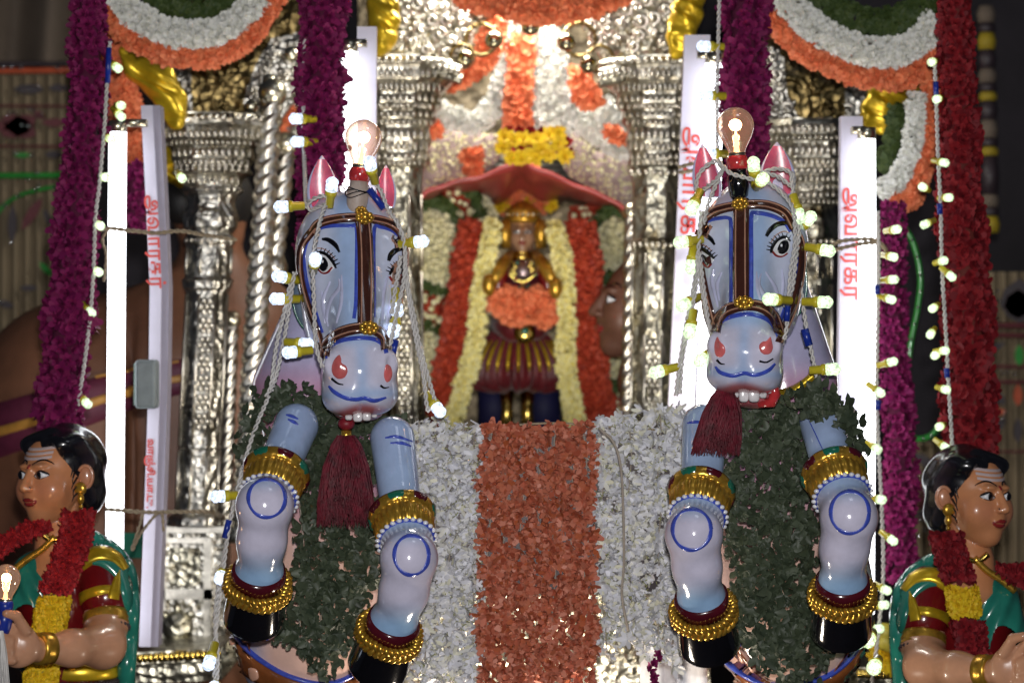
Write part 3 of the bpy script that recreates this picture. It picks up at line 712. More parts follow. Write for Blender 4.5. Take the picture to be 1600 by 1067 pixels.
DATA = {
'l': dict(
    body=((535, 420, .13), (475, 610, .17), (505, 780, .16), (490, 960, .22)),
    band=[(338, 930), (346, 975), (368, 1020), (408, 1052), (455, 1075), (510, 1085), (570, 1062), (610, 1010)],
    bandline=[(352, 915), (360, 965), (382, 1006), (418, 1036), (460, 1057), (510, 1066), (556, 1048), (592, 1000)],
    bandspots=[(360, 1000), (400, 1050)],
    flap=[(466, 418), (459, 440), (458, 470), (463, 492), (473, 510), (487, 518), (486, 495), (478, 460), (472, 430)],
    outline=[('a', [(494, 368), (500, 357), (520, 353), (548, 353), (557, 358), (557, 420), (556, 470), (553, 498)], 3.0),
             ('b', [(628, 372), (612, 360), (595, 355), (585, 358), (584, 420), (585, 470), (584, 496)], 3.0),
             ('c', [(488, 362), (477, 385), (475, 410), (480, 445), (492, 485), (503, 520)], 3.2),
             ('e', [(508, 560), (512, 545), (530, 533), (560, 528), (585, 530), (600, 540), (604, 552)], 3.5)],
    straps=[('cheek_strap', [(492, 358), (474, 382), (469, 405), (472, 440), (482, 478), (497, 520), (505, 556)], 5.5),
            ('cheek_strap', [(628, 372), (632, 400), (628, 440), (618, 480), (605, 530)], 4),
            ('brow_band', [(488, 366), (500, 350), (530, 342), (565, 341), (600, 347), (622, 360), (632, 378)], 7),
            ('face_strap', [(567, 342), (570, 380), (571, 430), (571, 480), (571, 512)], 13),
            ('nose_band', [(506, 556), (511, 536), (530, 521), (560, 513), (585, 515), (600, 527), (604, 548)], 9)],
    brassbits=[(568, 343, 15), (574, 515, 15), (563, 333, 10)],
    eyes=[dict(white=[(494, 403), (500, 397), (510, 398), (518, 406), (523, 416), (517, 424), (506, 427), (498, 420)], iris=[(499, 404), (507, 402), (513, 410), (513, 419), (506, 425), (499, 420), (497, 410)], shine=[(503, 407), (506, 407), (506, 411), (503, 411)],
               lid=[(492, 402), (499, 395), (510, 398), (519, 407), (526, 420)], lower=[(497, 421), (504, 427), (512, 426), (520, 418)], lash=-8, dir=.6, crease=[(494, 388), (505, 389), (516, 396), (524, 406)], brow=[(503, 374), (513, 375), (524, 383), (531, 395)], bw=[1.5, 3.6, 3.8, 1.5]),
          dict(white=[(609, 432), (614, 422), (622, 416), (630, 413), (631, 422), (625, 431), (615, 437)], iris=[(620, 420), (627, 416), (630, 420), (627, 428), (620, 431)],
               lid=[(608, 430), (614, 420), (623, 415), (632, 411)], lower=[(608, 432), (613, 439), (620, 434), (628, 428)], lash=-8, dir=-.6, crease=[(611, 418), (619, 410), (630, 404)], brow=[(607, 408), (611, 398), (619, 391), (629, 389)], bw=[2.5, 4.5, 4.5, 2.5])],
    veins=[[(530, 436), (530, 450), (518, 466), (511, 485), (511, 500)], [(516, 440), (504, 470), (508, 505)], [(534, 430), (533, 470), (526, 505)], [(606, 430), (600, 460), (598, 500)], [(614, 445), (610, 475), (604, 505)], [(502, 455), (506, 485), (513, 510)]],
    nostrils=[[(530, 554), (533, 560), (534, 567), (541, 572), (543, 581), (538, 590), (528, 592), (520, 585), (518, 574), (522, 562)], [(604, 569), (610, 572), (613, 582), (610, 594), (604, 597), (600, 588), (601, 576)]],
    lipline=[(514, 603), (522, 612), (538, 621), (556, 624), (570, 622), (585, 626), (603, 621)],
    smile=[[(518, 591), (528, 599), (537, 601)], [(594, 602), (600, 606), (607, 605)]],
    jaw=((560, 645), (38, 14)), teeth=[(534, 645, 10, 10), (545, 649, 12, 13), (559, 651, 15, 14), (573, 650, 14, 13), (585, 647, 10, 10)],
    ears=[([(483, 325), (503, 243), (527, 325)], .02), ([(588, 325), (603, 258), (617, 325)], .03)],
    legs=[((463, 665, .00), (432, 738, -.075), (420, 775, -.115), (414, 790, -.15), (409, 850, -.135), (405, 893, -.10), (397, 962, -.045), (417, 778, 29, 30), [[(447, 648), (456, 650), (466, 655)], [(450, 655), (459, 659), (466, 664)]], .0425),
          ((613, 685, .00), (628, 805, -.075), (635, 843, -.115), (639, 872, -.15), (631, 928, -.135), (615, 970, -.10), (592, 1036, -.045), (643, 867, 27, 31), [[(602, 684), (620, 682), (645, 690)], [(610, 692), (628, 692), (642, 697)]], .0425)]),
'r': dict(
    body=((1186, 400, .13), (1225, 590, .17), (1218, 760, .16), (1236, 930, .22)),
    band=[(1095, 985), (1105, 1020), (1140, 1058), (1185, 1082), (1240, 1088), (1300, 1070), (1345, 1030), (1372, 980)],
    bandline=[(1113, 985), (1122, 1015), (1152, 1044), (1190, 1064), (1240, 1068), (1295, 1052), (1333, 1018), (1355, 978)],
    bandspots=[(1103, 1035), (1122, 1055), (1150, 1068)],
    flap=[(1250, 400), (1258, 420), (1260, 450), (1255, 478), (1244, 494), (1232, 500), (1236, 478), (1242, 450), (1246, 420)],
    outline=[('a', [(1098, 358), (1105, 346), (1125, 341), (1138, 341), (1142, 350), (1142, 410), (1142, 460), (1141, 478)], 3.0),
             ('b', [(1236, 362), (1225, 347), (1205, 337), (1180, 333), (1174, 340), (1174, 400), (1174, 450), (1174, 476)], 3.4),
             ('c', [(1241, 360), (1246, 395), (1242, 430), (1230, 470), (1218, 505)], 3.0),
             ('e', [(1122, 510), (1130, 500), (1150, 493), (1175, 491), (1200, 500), (1212, 515), (1218, 530)], 3.5)],
    straps=[('cheek_strap', [(1236, 350), (1249, 375), (1252, 400), (1249, 435), (1240, 475), (1226, 510), (1216, 535)], 5.5),
            ('cheek_strap', [(1096, 362), (1093, 390), (1098, 425), (1106, 465), (1117, 505)], 4),
            ('brow_band', [(1093, 368), (1099, 347), (1120, 330), (1155, 322), (1195, 321), (1225, 333), (1240, 358)], 7),
            ('face_strap', [(1158, 312), (1158, 350), (1158, 400), (1158, 450), (1158, 480)], 13),
            ('nose_band', [(1117, 520), (1122, 500), (1138, 484), (1165, 477), (1190, 480), (1208, 494), (1218, 518)], 9)],
    brassbits=[(1158, 322, 14), (1163, 476, 15), (1158, 306, 9)],
    eyes=[dict(white=[(1206, 390), (1212, 380), (1222, 373), (1232, 374), (1235, 384), (1231, 395), (1222, 400), (1212, 397)], iris=[(1214, 388), (1220, 378), (1229, 375), (1233, 383), (1230, 393), (1222, 398), (1215, 395)], shine=[(1219, 382), (1222, 382), (1222, 386), (1219, 386)],
               lid=[(1204, 396), (1207, 385), (1215, 375), (1226, 371), (1235, 377)], lower=[(1206, 393), (1213, 400), (1222, 401), (1230, 396)], lash=-8, dir=-.5, crease=[(1204, 380), (1212, 368), (1224, 362), (1233, 364)], brow=[(1197, 370), (1203, 360), (1214, 351), (1226, 349), (1234, 352)], bw=[2.5, 3.8, 4, 3.6, 1.5]),
          dict(white=[(1091, 390), (1098, 392), (1108, 398), (1115, 405), (1112, 412), (1106, 416), (1098, 408), (1093, 400)], iris=[(1095, 397), (1102, 399), (1108, 408), (1107, 415), (1100, 411), (1095, 404)],
               lid=[(1090, 388), (1098, 389), (1108, 396), (1117, 405)], lower=[(1094, 402), (1100, 411), (1106, 418), (1112, 412)], lash=-7, dir=.6, crease=[(1092, 382), (1102, 384), (1112, 392)], brow=[(1091, 366), (1100, 367), (1110, 373), (1117, 383)], bw=[2.5, 3.5, 3.6, 1.6])],
    veins=[[(1189, 428), (1186, 445), (1195, 462), (1203, 472)], [(1196, 425), (1212, 450), (1218, 480)], [(1182, 425), (1184, 450), (1190, 475)], [(1128, 425), (1120, 445), (1124, 470)], [(1116, 420), (1112, 440), (1122, 480)], [(1222, 420), (1224, 450), (1216, 485)]],
    nostrils=[[(1204, 526), (1206, 533), (1208, 543), (1204, 552), (1195, 554), (1188, 549), (1186, 540), (1191, 534), (1198, 532)], [(1121, 526), (1125, 533), (1132, 541), (1133, 551), (1127, 558), (1119, 556), (1116, 545), (1117, 534)]],
    lipline=[(1118, 573), (1126, 582), (1145, 587), (1163, 583), (1180, 586), (1200, 579), (1211, 568)],
    smile=[[(1120, 562), (1126, 568), (1133, 569)], [(1186, 564), (1197, 566), (1208, 560)]],
    jaw=((1176, 622), (38, 16)), teeth=[(1149, 613, 12, 15), (1162, 617, 16, 20), (1178, 617, 18, 20), (1192, 612, 13, 18), (1202, 606, 8, 16)],
    tongue=[(1209, 600), (1211, 615), (1206, 628), (1185, 632)],
    ears=[([(1088, 300), (1097, 225), (1127, 318)], .02), ([(1189, 305), (1214, 222), (1240, 305)], .03)],
    legs=[((1101, 665, .00), (1096, 768, -.075), (1090, 806, -.115), (1084, 834, -.15), (1089, 890, -.135), (1096, 934, -.10), (1108, 1002, -.045), (1081, 827, 30, 32), [[(1100, 660), (1085, 659), (1074, 661)]], .0425),
          ((1284, 660, .00), (1303, 738, -.075), (1316, 774, -.115), (1326, 808, -.15), (1319, 862, -.135), (1317, 908, -.10), (1314, 980, -.045), (1328, 800, 30, 33), [[(1254, 640), (1268, 644), (1290, 643)]], .0425)]),
}
horseL, SL = build_horse('l'); horseR, SR = build_horse('r')
tw = thing('wire_tie', 'thin dark wire wound round the beige bulb holder on the left horse', 'wire', P(556, 300, -.03))
for q in range(4): obj('wire_turn', MB().tube([P(557 + 20*math.cos(a) + q, 294 + q*3 + 3*math.sin(a) + 4*math.sin(a*2+q), -.01 + .022*math.sin(a)*-1) for a in np.linspace(0, 2*math.pi, 24, endpoint=False)], .0009, 5, closed=True), M['black'], tw)
nk = MB()
for k in range(5): nk.tube([P(*q, .07 - .004*k) for q in spl([(1205+k*2, 618+k*3), (1235+k*3, 610-k*1), (1262+k*3, 596-k*3), (1274+k, 575+k)], 6)], .0065, 8)
obj('necklace', nk, M['goldsat'], horseR)
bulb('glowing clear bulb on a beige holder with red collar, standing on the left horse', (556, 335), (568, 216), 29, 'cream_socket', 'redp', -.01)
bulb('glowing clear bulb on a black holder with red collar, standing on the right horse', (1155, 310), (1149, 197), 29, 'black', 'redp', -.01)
# tassels
def tassel(label, hang, top, bottom, rtop, rbot, y, lean=0):
    A, B = P(*top, y), P(*bottom, y); t = thing('tassel', label, 'tassel', P(*hang, y), 'maroon tassels hung under the horses\' chins')
    obj('cord', MB().tube([P(*hang, y), A], .0014, 6), M['gold'], t)
    obj('knot', MB().ball(A + Vector((0, 0, .006)), (.013, .013, .010), 14, 8), M['tasselbead'], t)
    obj('gold_collar', MB().tube([A + Vector((0, 0, -.004)), A + Vector((0, 0, -.018))], [.008, .0095], 12), M['gold'], t)
    mb = MB(); d = B - A; mb.tube([A + d*k for k in (.12, .2, .45, .8)], [rtop*.3, rtop*.6, (rtop+rbot)*.3, rbot*.5], 14); r_ = random.Random(3)
    for i in range(1100):
        a = r_.uniform(0, 2*math.pi); q = math.sqrt(r_.random()); e = r_.uniform(.80, 1.04); w = r_.uniform(-.2, .2)
        pts = []
        for k in (.10, .22, .5, .78, 1.0):
            R = (.25+.75*min(1, k*3.2))*(rtop + (rbot-rtop)*k)*(.55+.45*q); aa = a + w*k + .12*math.sin(k*14+i*1.3)
            pts.append(A + d*k*e + Vector((R*math.cos(aa), R*math.sin(aa)*.8, 0)))
        mb.tube(pts, [.0012, .0012, .0011, .0010, .0005], 3, caps=False)
    obj('fringe', mb, M['tasselred'], t)
tassel('long straight maroon tassel hanging below the left horse\'s chin', (541, 655), (541, 668), (540, 818), .026, .046, -.05)
tassel('maroon tassel swept aside to the left under the right horse\'s mouth', (1140, 590), (1134, 600), (1118, 708), .022, .038, -.085)

# ================================================================ LEAF GARLANDS
def leaf_garland(label, polys, loc):
    t = thing('leaf_garland', label, 'garland', loc, 'tulsi leaf garlands on the horses'); ms = []
    for poly, y, dens in polys:
        a = np.array(poly, float); lo, hi = a.min(0), a.max(0); area = (hi-lo).prod(); p = rng.uniform(lo, hi, (int(area/dens), 2)); p = p[inpoly(p, a)]; d, nd = edist(p, a); p = p + rng.normal(0, 4.5, p.shape)
        for i in range(len(p)):
            h = min(1, d[i]/38); yy = y - .035*math.sqrt(1-(1-h)**2) + random.uniform(-.010, .016)
            w = (1-h)*1.1; ms.append(orient(P(p[i,0], p[i,1], yy), (nd[i,0]*w + random.uniform(-.9, .9), -1, random.uniform(-.9, .6)), random.uniform(0, 6.28), random.choice((.65, .8, .95, 1.1, 1.25, 1.5))))
    pieces(t, 'leaf_sprig', ms, 300)
    mb = MB()
    for poly, y, dens in polys:
        a = np.array(poly); c = a.mean(0)
        for k in range(5):
            x0 = c[0] + (k-2)*14; mb.tube([P(x0 + 4*math.sin(j*1.3+k), yy, y + .0) for j, yy in enumerate(np.linspace(a[:,1].min()+20, a[:,1].max()-30, 12))], .0012, 4)
    obj('string', mb, M['thread'], t); return t
leaf_garland('dark green leaf garland hung round the left horse\'s neck and down its chest',
    [([(383, 640), (400, 612), (440, 602), (480, 604), (505, 625), (540, 650), (600, 650), (640, 655), (600, 690), (590, 760), (596, 840), (600, 900), (566, 930), (556, 990), (572, 1015), (535, 1010), (512, 1062), (486, 1060), (470, 1010), (424, 1000), (440, 950), (455, 900), (470, 810), (478, 720), (476, 665), (440, 640), (412, 690), (392, 740), (375, 700)],   .035, 40)], P(500, 640, .03))
leaf_garland('dark green leaf garland hung on the right horse\'s chest with a strand over its shoulder',
    [([(1135, 632), (1170, 612), (1215, 625), (1250, 612), (1272, 640), (1262, 700), (1270, 800), (1272, 900), (1285, 960), (1310, 1000), (1270, 1075), (1225, 1075), (1200, 1040), (1180, 1045), (1165, 1000), (1140, 985), (1150, 900), (1130, 850), (1128, 740), (1140, 690)], .035, 40),
     ([(1225, 622), (1260, 606), (1300, 612), (1332, 640), (1345, 680), (1352, 710), (1336, 712), (1325, 690), (1300, 650), (1262, 640)], -.035, 26)], P(1200, 620, .03))
# ================================================================ FLOWER CURTAIN between the horses
def flower_string(kind, x0, x1, top, bot, y, hw, label, cat, group, name, mat_thread='thread', dens=1.0, gaps=.06):
    t = thing(name, label, cat, P(x0, top, y), group); ms = []; n = int((bot-top)/3.4*dens)
    for i in range(n):
        k = i/n; py = top + (bot-top)*k; px = x0 + (x1-x0)*k + 2.5*math.sin(py*.05+x0); 
        if random.random() < gaps: continue
        a = random.uniform(-1.9, 1.9); r = hw*(.35+.65*random.random())
        ox = math.sin(a)*r; oy = -math.cos(a)*r*.001*.8
        ms.append(orient(P(px+ox, py+random.uniform(-5, 5), y + oy), (math.sin(a)+random.uniform(-.35, .35), -math.cos(a)-.45, random.uniform(-.75, .35)), random.uniform(0, 6.28), random.choice((.9, 1.05, 1.2, 1.35, 1.5))*(.78 if kind == 'orange_flower' else 1)))
    pieces(t, kind, ms, 300)
    if kind == 'jasmine_flower': pieces(t, 'flower_stem', [orient(P(x0 + (x1-x0)*k + 2.5*math.sin((top+(bot-top)*k)*.05+x0) + random.uniform(-hw, hw)*.7, top+(bot-top)*k, y - random.uniform(0, hw)*.0008), (random.uniform(-1, 1), -.6, random.uniform(-1, 1)), 0, 1) for k in rng.random(70)], 0)
    obj('string', MB().tube([P(x0 + (x1-x0)*k + 2.5*math.sin((top+(bot-top)*k)*.05+x0), top+(bot-top)*k, y-.004) for k in np.linspace(0, 1, 30)], .0013, 5), M[mat_thread], t)
ordn = ['first', 'second', 'third', 'fourth', 'fifth', 'sixth', 'seventh', 'eighth', 'ninth']
lx = [(655, 664), (678, 682), (701, 703), (723, 724), (743, 742)]
for i, (a, b) in enumerate(lx): flower_string('jasmine_flower', a, b, 655+abs(i-1)*3, 1085, .10+.02*(i % 2), 11.5, f'{ordn[i]} white jasmine string from the left, hanging between the left horse and the orange band', 'garland', 'white jasmine strings of the curtain', 'jasmine_string', dens=1.15, gaps=.12)
ox = [(766, 762), (792, 786), (818, 812), (843, 838), (868, 864), (893, 895), (914, 916)]
for i, (a, b) in enumerate(ox): flower_string('orange_flower', a, b, 662+(i % 2)*6, 1090, .085+.02*(i % 2), 13.5, f'{ordn[i]} orange crossandra string from the left in the middle band of the curtain', 'garland', 'orange crossandra strings of the curtain', 'crossandra_string', dens=2.1, gaps=.10)
rx = [(938, 945, 1020), (961, 966, 1000), (984, 986, 1010), (1007, 1008, 1030), (1030, 1031, 1035), (1052, 1050, 1040), (1070, 1068, 1030)]
for i, (a, b, e) in enumerate(rx): flower_string('jasmine_flower', a, b, 658-(i*4 if i < 6 else 8), e, .10+.02*(i % 2), 11.5, f'{ordn[i]} white jasmine string to the right of the orange band', 'garland', 'white jasmine strings of the curtain', 'jasmine_string', dens=1.15, gaps=.12)
cr = thing('curtain_rod', 'thin jute cord that carries the flower strings between the horses', 'cord', P(860, 655, .105))
obj('cord', MB().tube([P(x, 666+5*math.sin(x*.02), .115) for x in range(600, 1110, 15)], .002, 6), M['rope'], cr)
t = tag(obj('loose_thread', MB().tube([P(*q, .05) for q in spl([(935, 668), (958, 690), (970, 730), (974, 800), (975, 880), (972, 930), (982, 985)], 6)], .0022, 6), M['thread']), 'brown twisted thread hanging loose over the white jasmine right of the orange band', 'thread')
# magenta flower and foil glints low behind the curtain
t = thing('magenta_flower_spray', 'small bright magenta flower spray low beside the white jasmine and the right horse', 'flowers', P(1018, 1070, .1)); 
pieces(t, 'magenta_rose', [orient(P(1018+6*math.sin(k)+k*.9, 1078-k*7, .08), (math.sin(k*2.1), -1, .3), k, .45) for k in range(9)])

# ================================================================ LIGHT STRINGS
def led_bulb(parent, px, py, y, dx, dy, dz, kind='ledc', s=1.0):
    """lens centre in px; direction of the tip in (right, up, toward camera)"""
    d = Vector((dx, -dz, dy)).normalized(); c = P(px, py, y); s *= .92; MM = axisM(c, d)
    so = MB().lathe([(.0045*s, -.034*s), (.0072*s, -.033*s), (.0078*s, -.014*s), (.0098*s, -.013*s), (.0100*s, -.006*s), (.006*s, -.006*s)], MM, 16); b = obj('bulb_socket', so, M['socket'], parent)
    def fac(a, i): return 1 + .10*np.abs(((a*10/(2*math.pi)+.5*(i % 2)) % 1)-.5)*2
    le = MB().lathe([(.0075*s, -.007*s), (.0095*s, -.004*s), (.0098*s, .003*s), (.0088*s, .006*s), (.0102*s, .009*s), (.0096*s, .013*s), (.0055*s, .0175*s), (.0012*s, .0195*s)], MM, 20, mod=fac)
    v, f = le.arr(); l = link('bulb_lens', raw_mesh('bulb_lens', v, f, M[kind], False), b)
    obj('bulb_glow', MB().ball(MM @ Vector((0, 0, .004*s)), .0042*s, 8, 6), M['ledcore'], b)
def twisted(parent, pts, y=None, r=.0019, amp=.0021, mat='wire'):
    q = spl([(*p, y) if len(p) == 2 else p for p in pts], 10); w = np.array([list(P(*u)) for u in q]); L = np.concatenate([[0], np.cumsum(np.linalg.norm(np.diff(w, axis=0), axis=1))])
    n = max(12, int(L[-1]/.0025)); t = np.linspace(0, L[-1], n); w = np.stack([np.interp(t, L, w[:,k]) for k in range(3)], 1); mb = MB()
    T = np.gradient(w, axis=0); T /= np.linalg.norm(T, axis=1)[:, None]+1e-9; U = np.cross(T, (0, 1, 0)); U /= np.linalg.norm(U, axis=1)[:, None]+1e-9; V = np.cross(T, U)
    for ph in (0, math.pi):
        a = t*2*math.pi/.022 + ph; mb.tube(w + amp*(np.cos(a)[:, None]*U + np.sin(a)[:, None]*V), r, 5)
    obj('twisted_wire', mb, M[mat], parent)
def tape(parent, a, b, y, r=.0048): obj('blue_tape', MB().tube([P(*a, y), P(*b, y)], r, 10), M['tape'], parent)
F1 = thing('fairy_light_string', 'fairy lights with cool white faceted bulbs wound round the left horse\'s head', 'fairy lights', P(500, 310, -.06), 'strings of fairy lights')
for pts in ([(478, 322, -.01), (488, 312, -.02), (505, 306, -.03), (514, 312, -.04), (505, 330, -.07), (495, 370, -.105), (489, 410, -.125), (491, 480, -.12), (494, 540, -.13), (504, 574, -.135)],
            [(478, 322, -.01), (486, 328, -.01), (500, 322, -.03), (512, 318, -.04)],
            [(456, 432, -.02), (446, 480, -.01), (432, 540, .0), (424, 600, -.02), (416, 620, -.03)], [(460, 425, -.02), (452, 480, -.01), (442, 540, .0), (431, 590, -.01), (424, 610, -.03)],
            [(582, 285, -.02), (594, 296, -.03), (606, 325, -.05), (622, 350, -.07), (632, 385, -.06), (632, 430, -.07), (622, 480, -.07), (612, 530, -.09), (608, 552, -.1)],
            [(632, 400, -.06), (640, 470, -.06), (650, 530, -.06), (662, 590, -.05), (668, 640, -.04), (676, 628, -.04)], [(634, 440, -.055), (644, 480, -.055), (656, 540, -.055), (672, 600, -.05), (680, 628, -.04)],
            [(626, 400, -.06), (618, 450, -.06), (612, 490, -.07)]): twisted(F1, pts)
tape(F1, (577, 296), (600, 326), -.045, .0055); tape(F1, (619, 531), (613, 556), -.09)
for b in ((445, 323, -.02, -1, -.05, .1), (518, 294, -.06, .15, 1, .3), (579, 260, -.04, -.2, .8, .5), (653, 378, -.06, 1, .1, .2), (492, 408, -.135, .2, .6, 1.2), (441, 433, -.02, -1, .2, .5),
          (438, 467, -.01, -1, 0, .3), (474, 537, -.03, 1, -.1, .3), (458, 550, -.06, -1, -.1, .3), (616, 512, -.05, -.2, -1, .2), (620, 480, -.045, .1, -1, .3), (683, 637, -.04, .6, -.8, .4)): led_bulb(F1, *b)
F2 = thing('fairy_light_string', 'fairy lights with greenish white faceted bulbs wound round the right horse\'s ears and face', 'fairy lights', P(1150, 280, -.06), 'strings of fairy lights')
for pts in ([(1092, 305, -.02), (1088, 285, -.03), (1098, 265, -.035), (1120, 252, -.04), (1140, 270, -.05), (1165, 278, -.05), (1190, 284, -.05)], [(1094, 300, -.02), (1120, 280, -.05), (1130, 262, -.05), (1118, 290, -.04), (1105, 325, -.05), (1100, 350, -.06)],
            [(1189, 270, -.045), (1215, 264, -.04), (1238, 272, -.03), (1236, 290, -.03), (1215, 276, -.04), (1192, 270, -.045)], [(1200, 285, -.05), (1225, 305, -.05), (1240, 330, -.07), (1242, 380, -.075), (1236, 420, -.07), (1232, 470, -.08), (1228, 520, -.08), (1218, 545, -.09)],
            [(1236, 270, -.03), (1241, 310, -.04), (1249, 355, -.05), (1244, 400, -.06), (1238, 450, -.07), (1226, 480, -.08)], [(1093, 395, -.04), (1098, 440, -.05), (1105, 490, -.06), (1114, 535, -.09)], [(1090, 400, -.03), (1084, 450, -.02), (1072, 510, -.02), (1062, 570, -.02), (1056, 618, -.01)],
            [(1096, 330, -.03), (1092, 380, -.03), (1088, 440, -.03), (1078, 500, -.02), (1066, 560, -.01), (1062, 615, 0)], [(1250, 440, -.02), (1258, 500, -.02), (1266, 540, -.02), (1274, 580, -.02), (1279, 608, -.02)], [(1090, 410, -.03), (1100, 470, -.04), (1108, 510, -.07), (1114, 530, -.08)]): twisted(F2, pts)
tape(F2, (1231, 478), (1229, 502), -.085); tape(F2, (1257, 514), (1264, 540), -.02, .0065)
for b in ((1083, 322, -.04, -.4, -.8, .4), (1190, 282, -.07, .2, .3, 1), (1247, 333, -.05, .25, -1, .2), (1069, 378, -.03, -1, -.15, .2), (1081, 412, -.02, -.1, -1, .1), (1288, 391, -.04, 1, -.2, .3), (1071, 475, -.02, -.8, -.4, .5),
          (1079, 513, -.03, -.2, -1, .3), (1208, 468, -.13, -1, .05, .4), (1284, 472, -.03, 1, -.02, .3), (1031, 580, -.02, -1, -.25, .2), (1099, 560, -.05, -.7, -.5, .3), (1296, 577, -.03, 1, .05, .2), (1262, 345, .0, .6, .8, .4), (1178, 262, -.04, -.1, 1, .3)): led_bulb(F2, *b, 'ledw')
F3 = thing('fairy_light_string', 'fairy lights with few cool white bulbs running past the left horse\'s leftmost hoof', 'fairy lights', P(350, 775, 0), 'strings of fairy lights')
for pts in ([(420, 618, -.01), (395, 680, .0), (372, 760, -.01), (357, 830, -.02), (349, 890, -.02), (340, 960, -.01), (334, 1020, -.01), (336, 1080, 0)], [(357, 830, -.02), (346, 890, -.015), (336, 960, -.01), (340, 1020, -.01), (338, 1080, 0)]): twisted(F3, pts)
tape(F3, (358, 812), (351, 840), -.02)
for b in ((346, 775, -.02, -1, -.05, .2), (345, 900, -.03, 0, -.4, 1), (328, 1031, -.03, -.2, -.8, .5), (335, 1072, -.02, 0, 0, 1)): led_bulb(F3, *b)
F4 = thing('fairy_light_string', 'string of blurred white bulbs running down beside the leftmost magenta garland', 'fairy lights', P(170, 80, .4), 'strings of fairy lights')
twisted(F4, [(172, 65, .4), (168, 120, .4), (163, 200, .4), (155, 290, .4), (149, 340, .4), (147, 400, .4), (143, 470, .4), (133, 560, .4), (120, 640, .4)]); tape(F4, (170, 75), (168, 130), .395)
for x, y in ((182, 105), (188, 165), (172, 217), (163, 277), (155, 352), (152, 424), (140, 486), (134, 628), (187, 180), (283, 277)): led_bulb(F4, x, y, .40, .8, random.uniform(-.9, -.1), random.uniform(.4, 1.6), 'ledw', .78)
F5 = thing('fairy_light_string', 'string of small white bulbs between the rightmost tube light and the dim magenta garland', 'fairy lights', P(1375, 350, .45), 'strings of fairy lights')
twisted(F5, [(1372, 330, .45), (1373, 420, .45), (1371, 520, .45), (1370, 620, .45), (1374, 720, .45), (1378, 800, .45), (1380, 900, .45), (1372, 990, .45), (1362, 1070, .45)]); tape(F5, (1371, 445), (1371, 460), .445); tape(F5, (1372, 625), (1372, 640), .445)
for x, y in ((1398, 359), (1393, 401), (1393, 437), (1389, 467), (1391, 566), (1372, 611), (1368, 700), (1374, 780), (1392, 842), (1382, 920), (1378, 945), (1370, 982)): led_bulb(F5, x, y, .44, .9, random.uniform(-.7, .3), random.uniform(.2, 1.2), 'ledw', .78)
for x, y in ((1358, 998), (1367, 1040)): led_bulb(F5, x, y, .1, -.3, -.2, 1, 'ledw', 1.2)
F6 = thing('fairy_light_string', 'string of small white bulbs hanging in front of the dark red rose garland at right', 'fairy lights', P(1462, 95, .4), 'strings of fairy lights')
twisted(F6, [(1460, 92, .4), (1463, 160, .4), (1466, 250, .4), (1470, 330, .4), (1472, 420, .4), (1478, 520, .4), (1482, 600, .4), (1487, 680, .4), (1488, 712, .4)]); tape(F6, (1462, 128), (1463, 148), .395); tape(F6, (1468, 318), (1469, 335), .395); tape(F6, (1479, 575), (1480, 590), .395)
for x, y in ((1465, 155), (1473, 254), (1443, 293), (1480, 309), (1447, 350), (1472, 408), (1484, 430), (1459, 481), (1455, 521), (1462, 555), (1474, 548), (1476, 608), (1469, 666), (1475, 697), (1457, 97)): led_bulb(F6, x, y, .39, -.8 if x < 1470 else .8, random.uniform(-.8, .4), random.uniform(.3, 1.6), 'ledw', .74)
F7 = thing('fairy_light_string', 'few cool white bulbs beside the magenta garland behind the right horse', 'fairy lights', P(1108, 70, .35), 'strings of fairy lights')
twisted(F7, [(1124, 0, .38), (1122, 80, .38), (1120, 150, .38), (1122, 245, .36), (1128, 262, .2)])
for b in ((1104, 73, .38, -1, 0, .2), (1107, 150, .38, -1, 0, .2), (1112, 240, .33, -1, 0, .3)): led_bulb(F7, *b)
F8 = thing('fairy_light_string', 'two cool white bulbs left of the magenta garland above the left horse', 'fairy lights', P(470, 180, .4), 'strings of fairy lights')
twisted(F8, [(476, 60, .42), (474, 185, .42), (475, 230, .42), (478, 320, .2)])
for b in ((467, 186, .4, -1, 0, .3), (469, 222, .4, -1, 0, .3)): led_bulb(F8, *b)

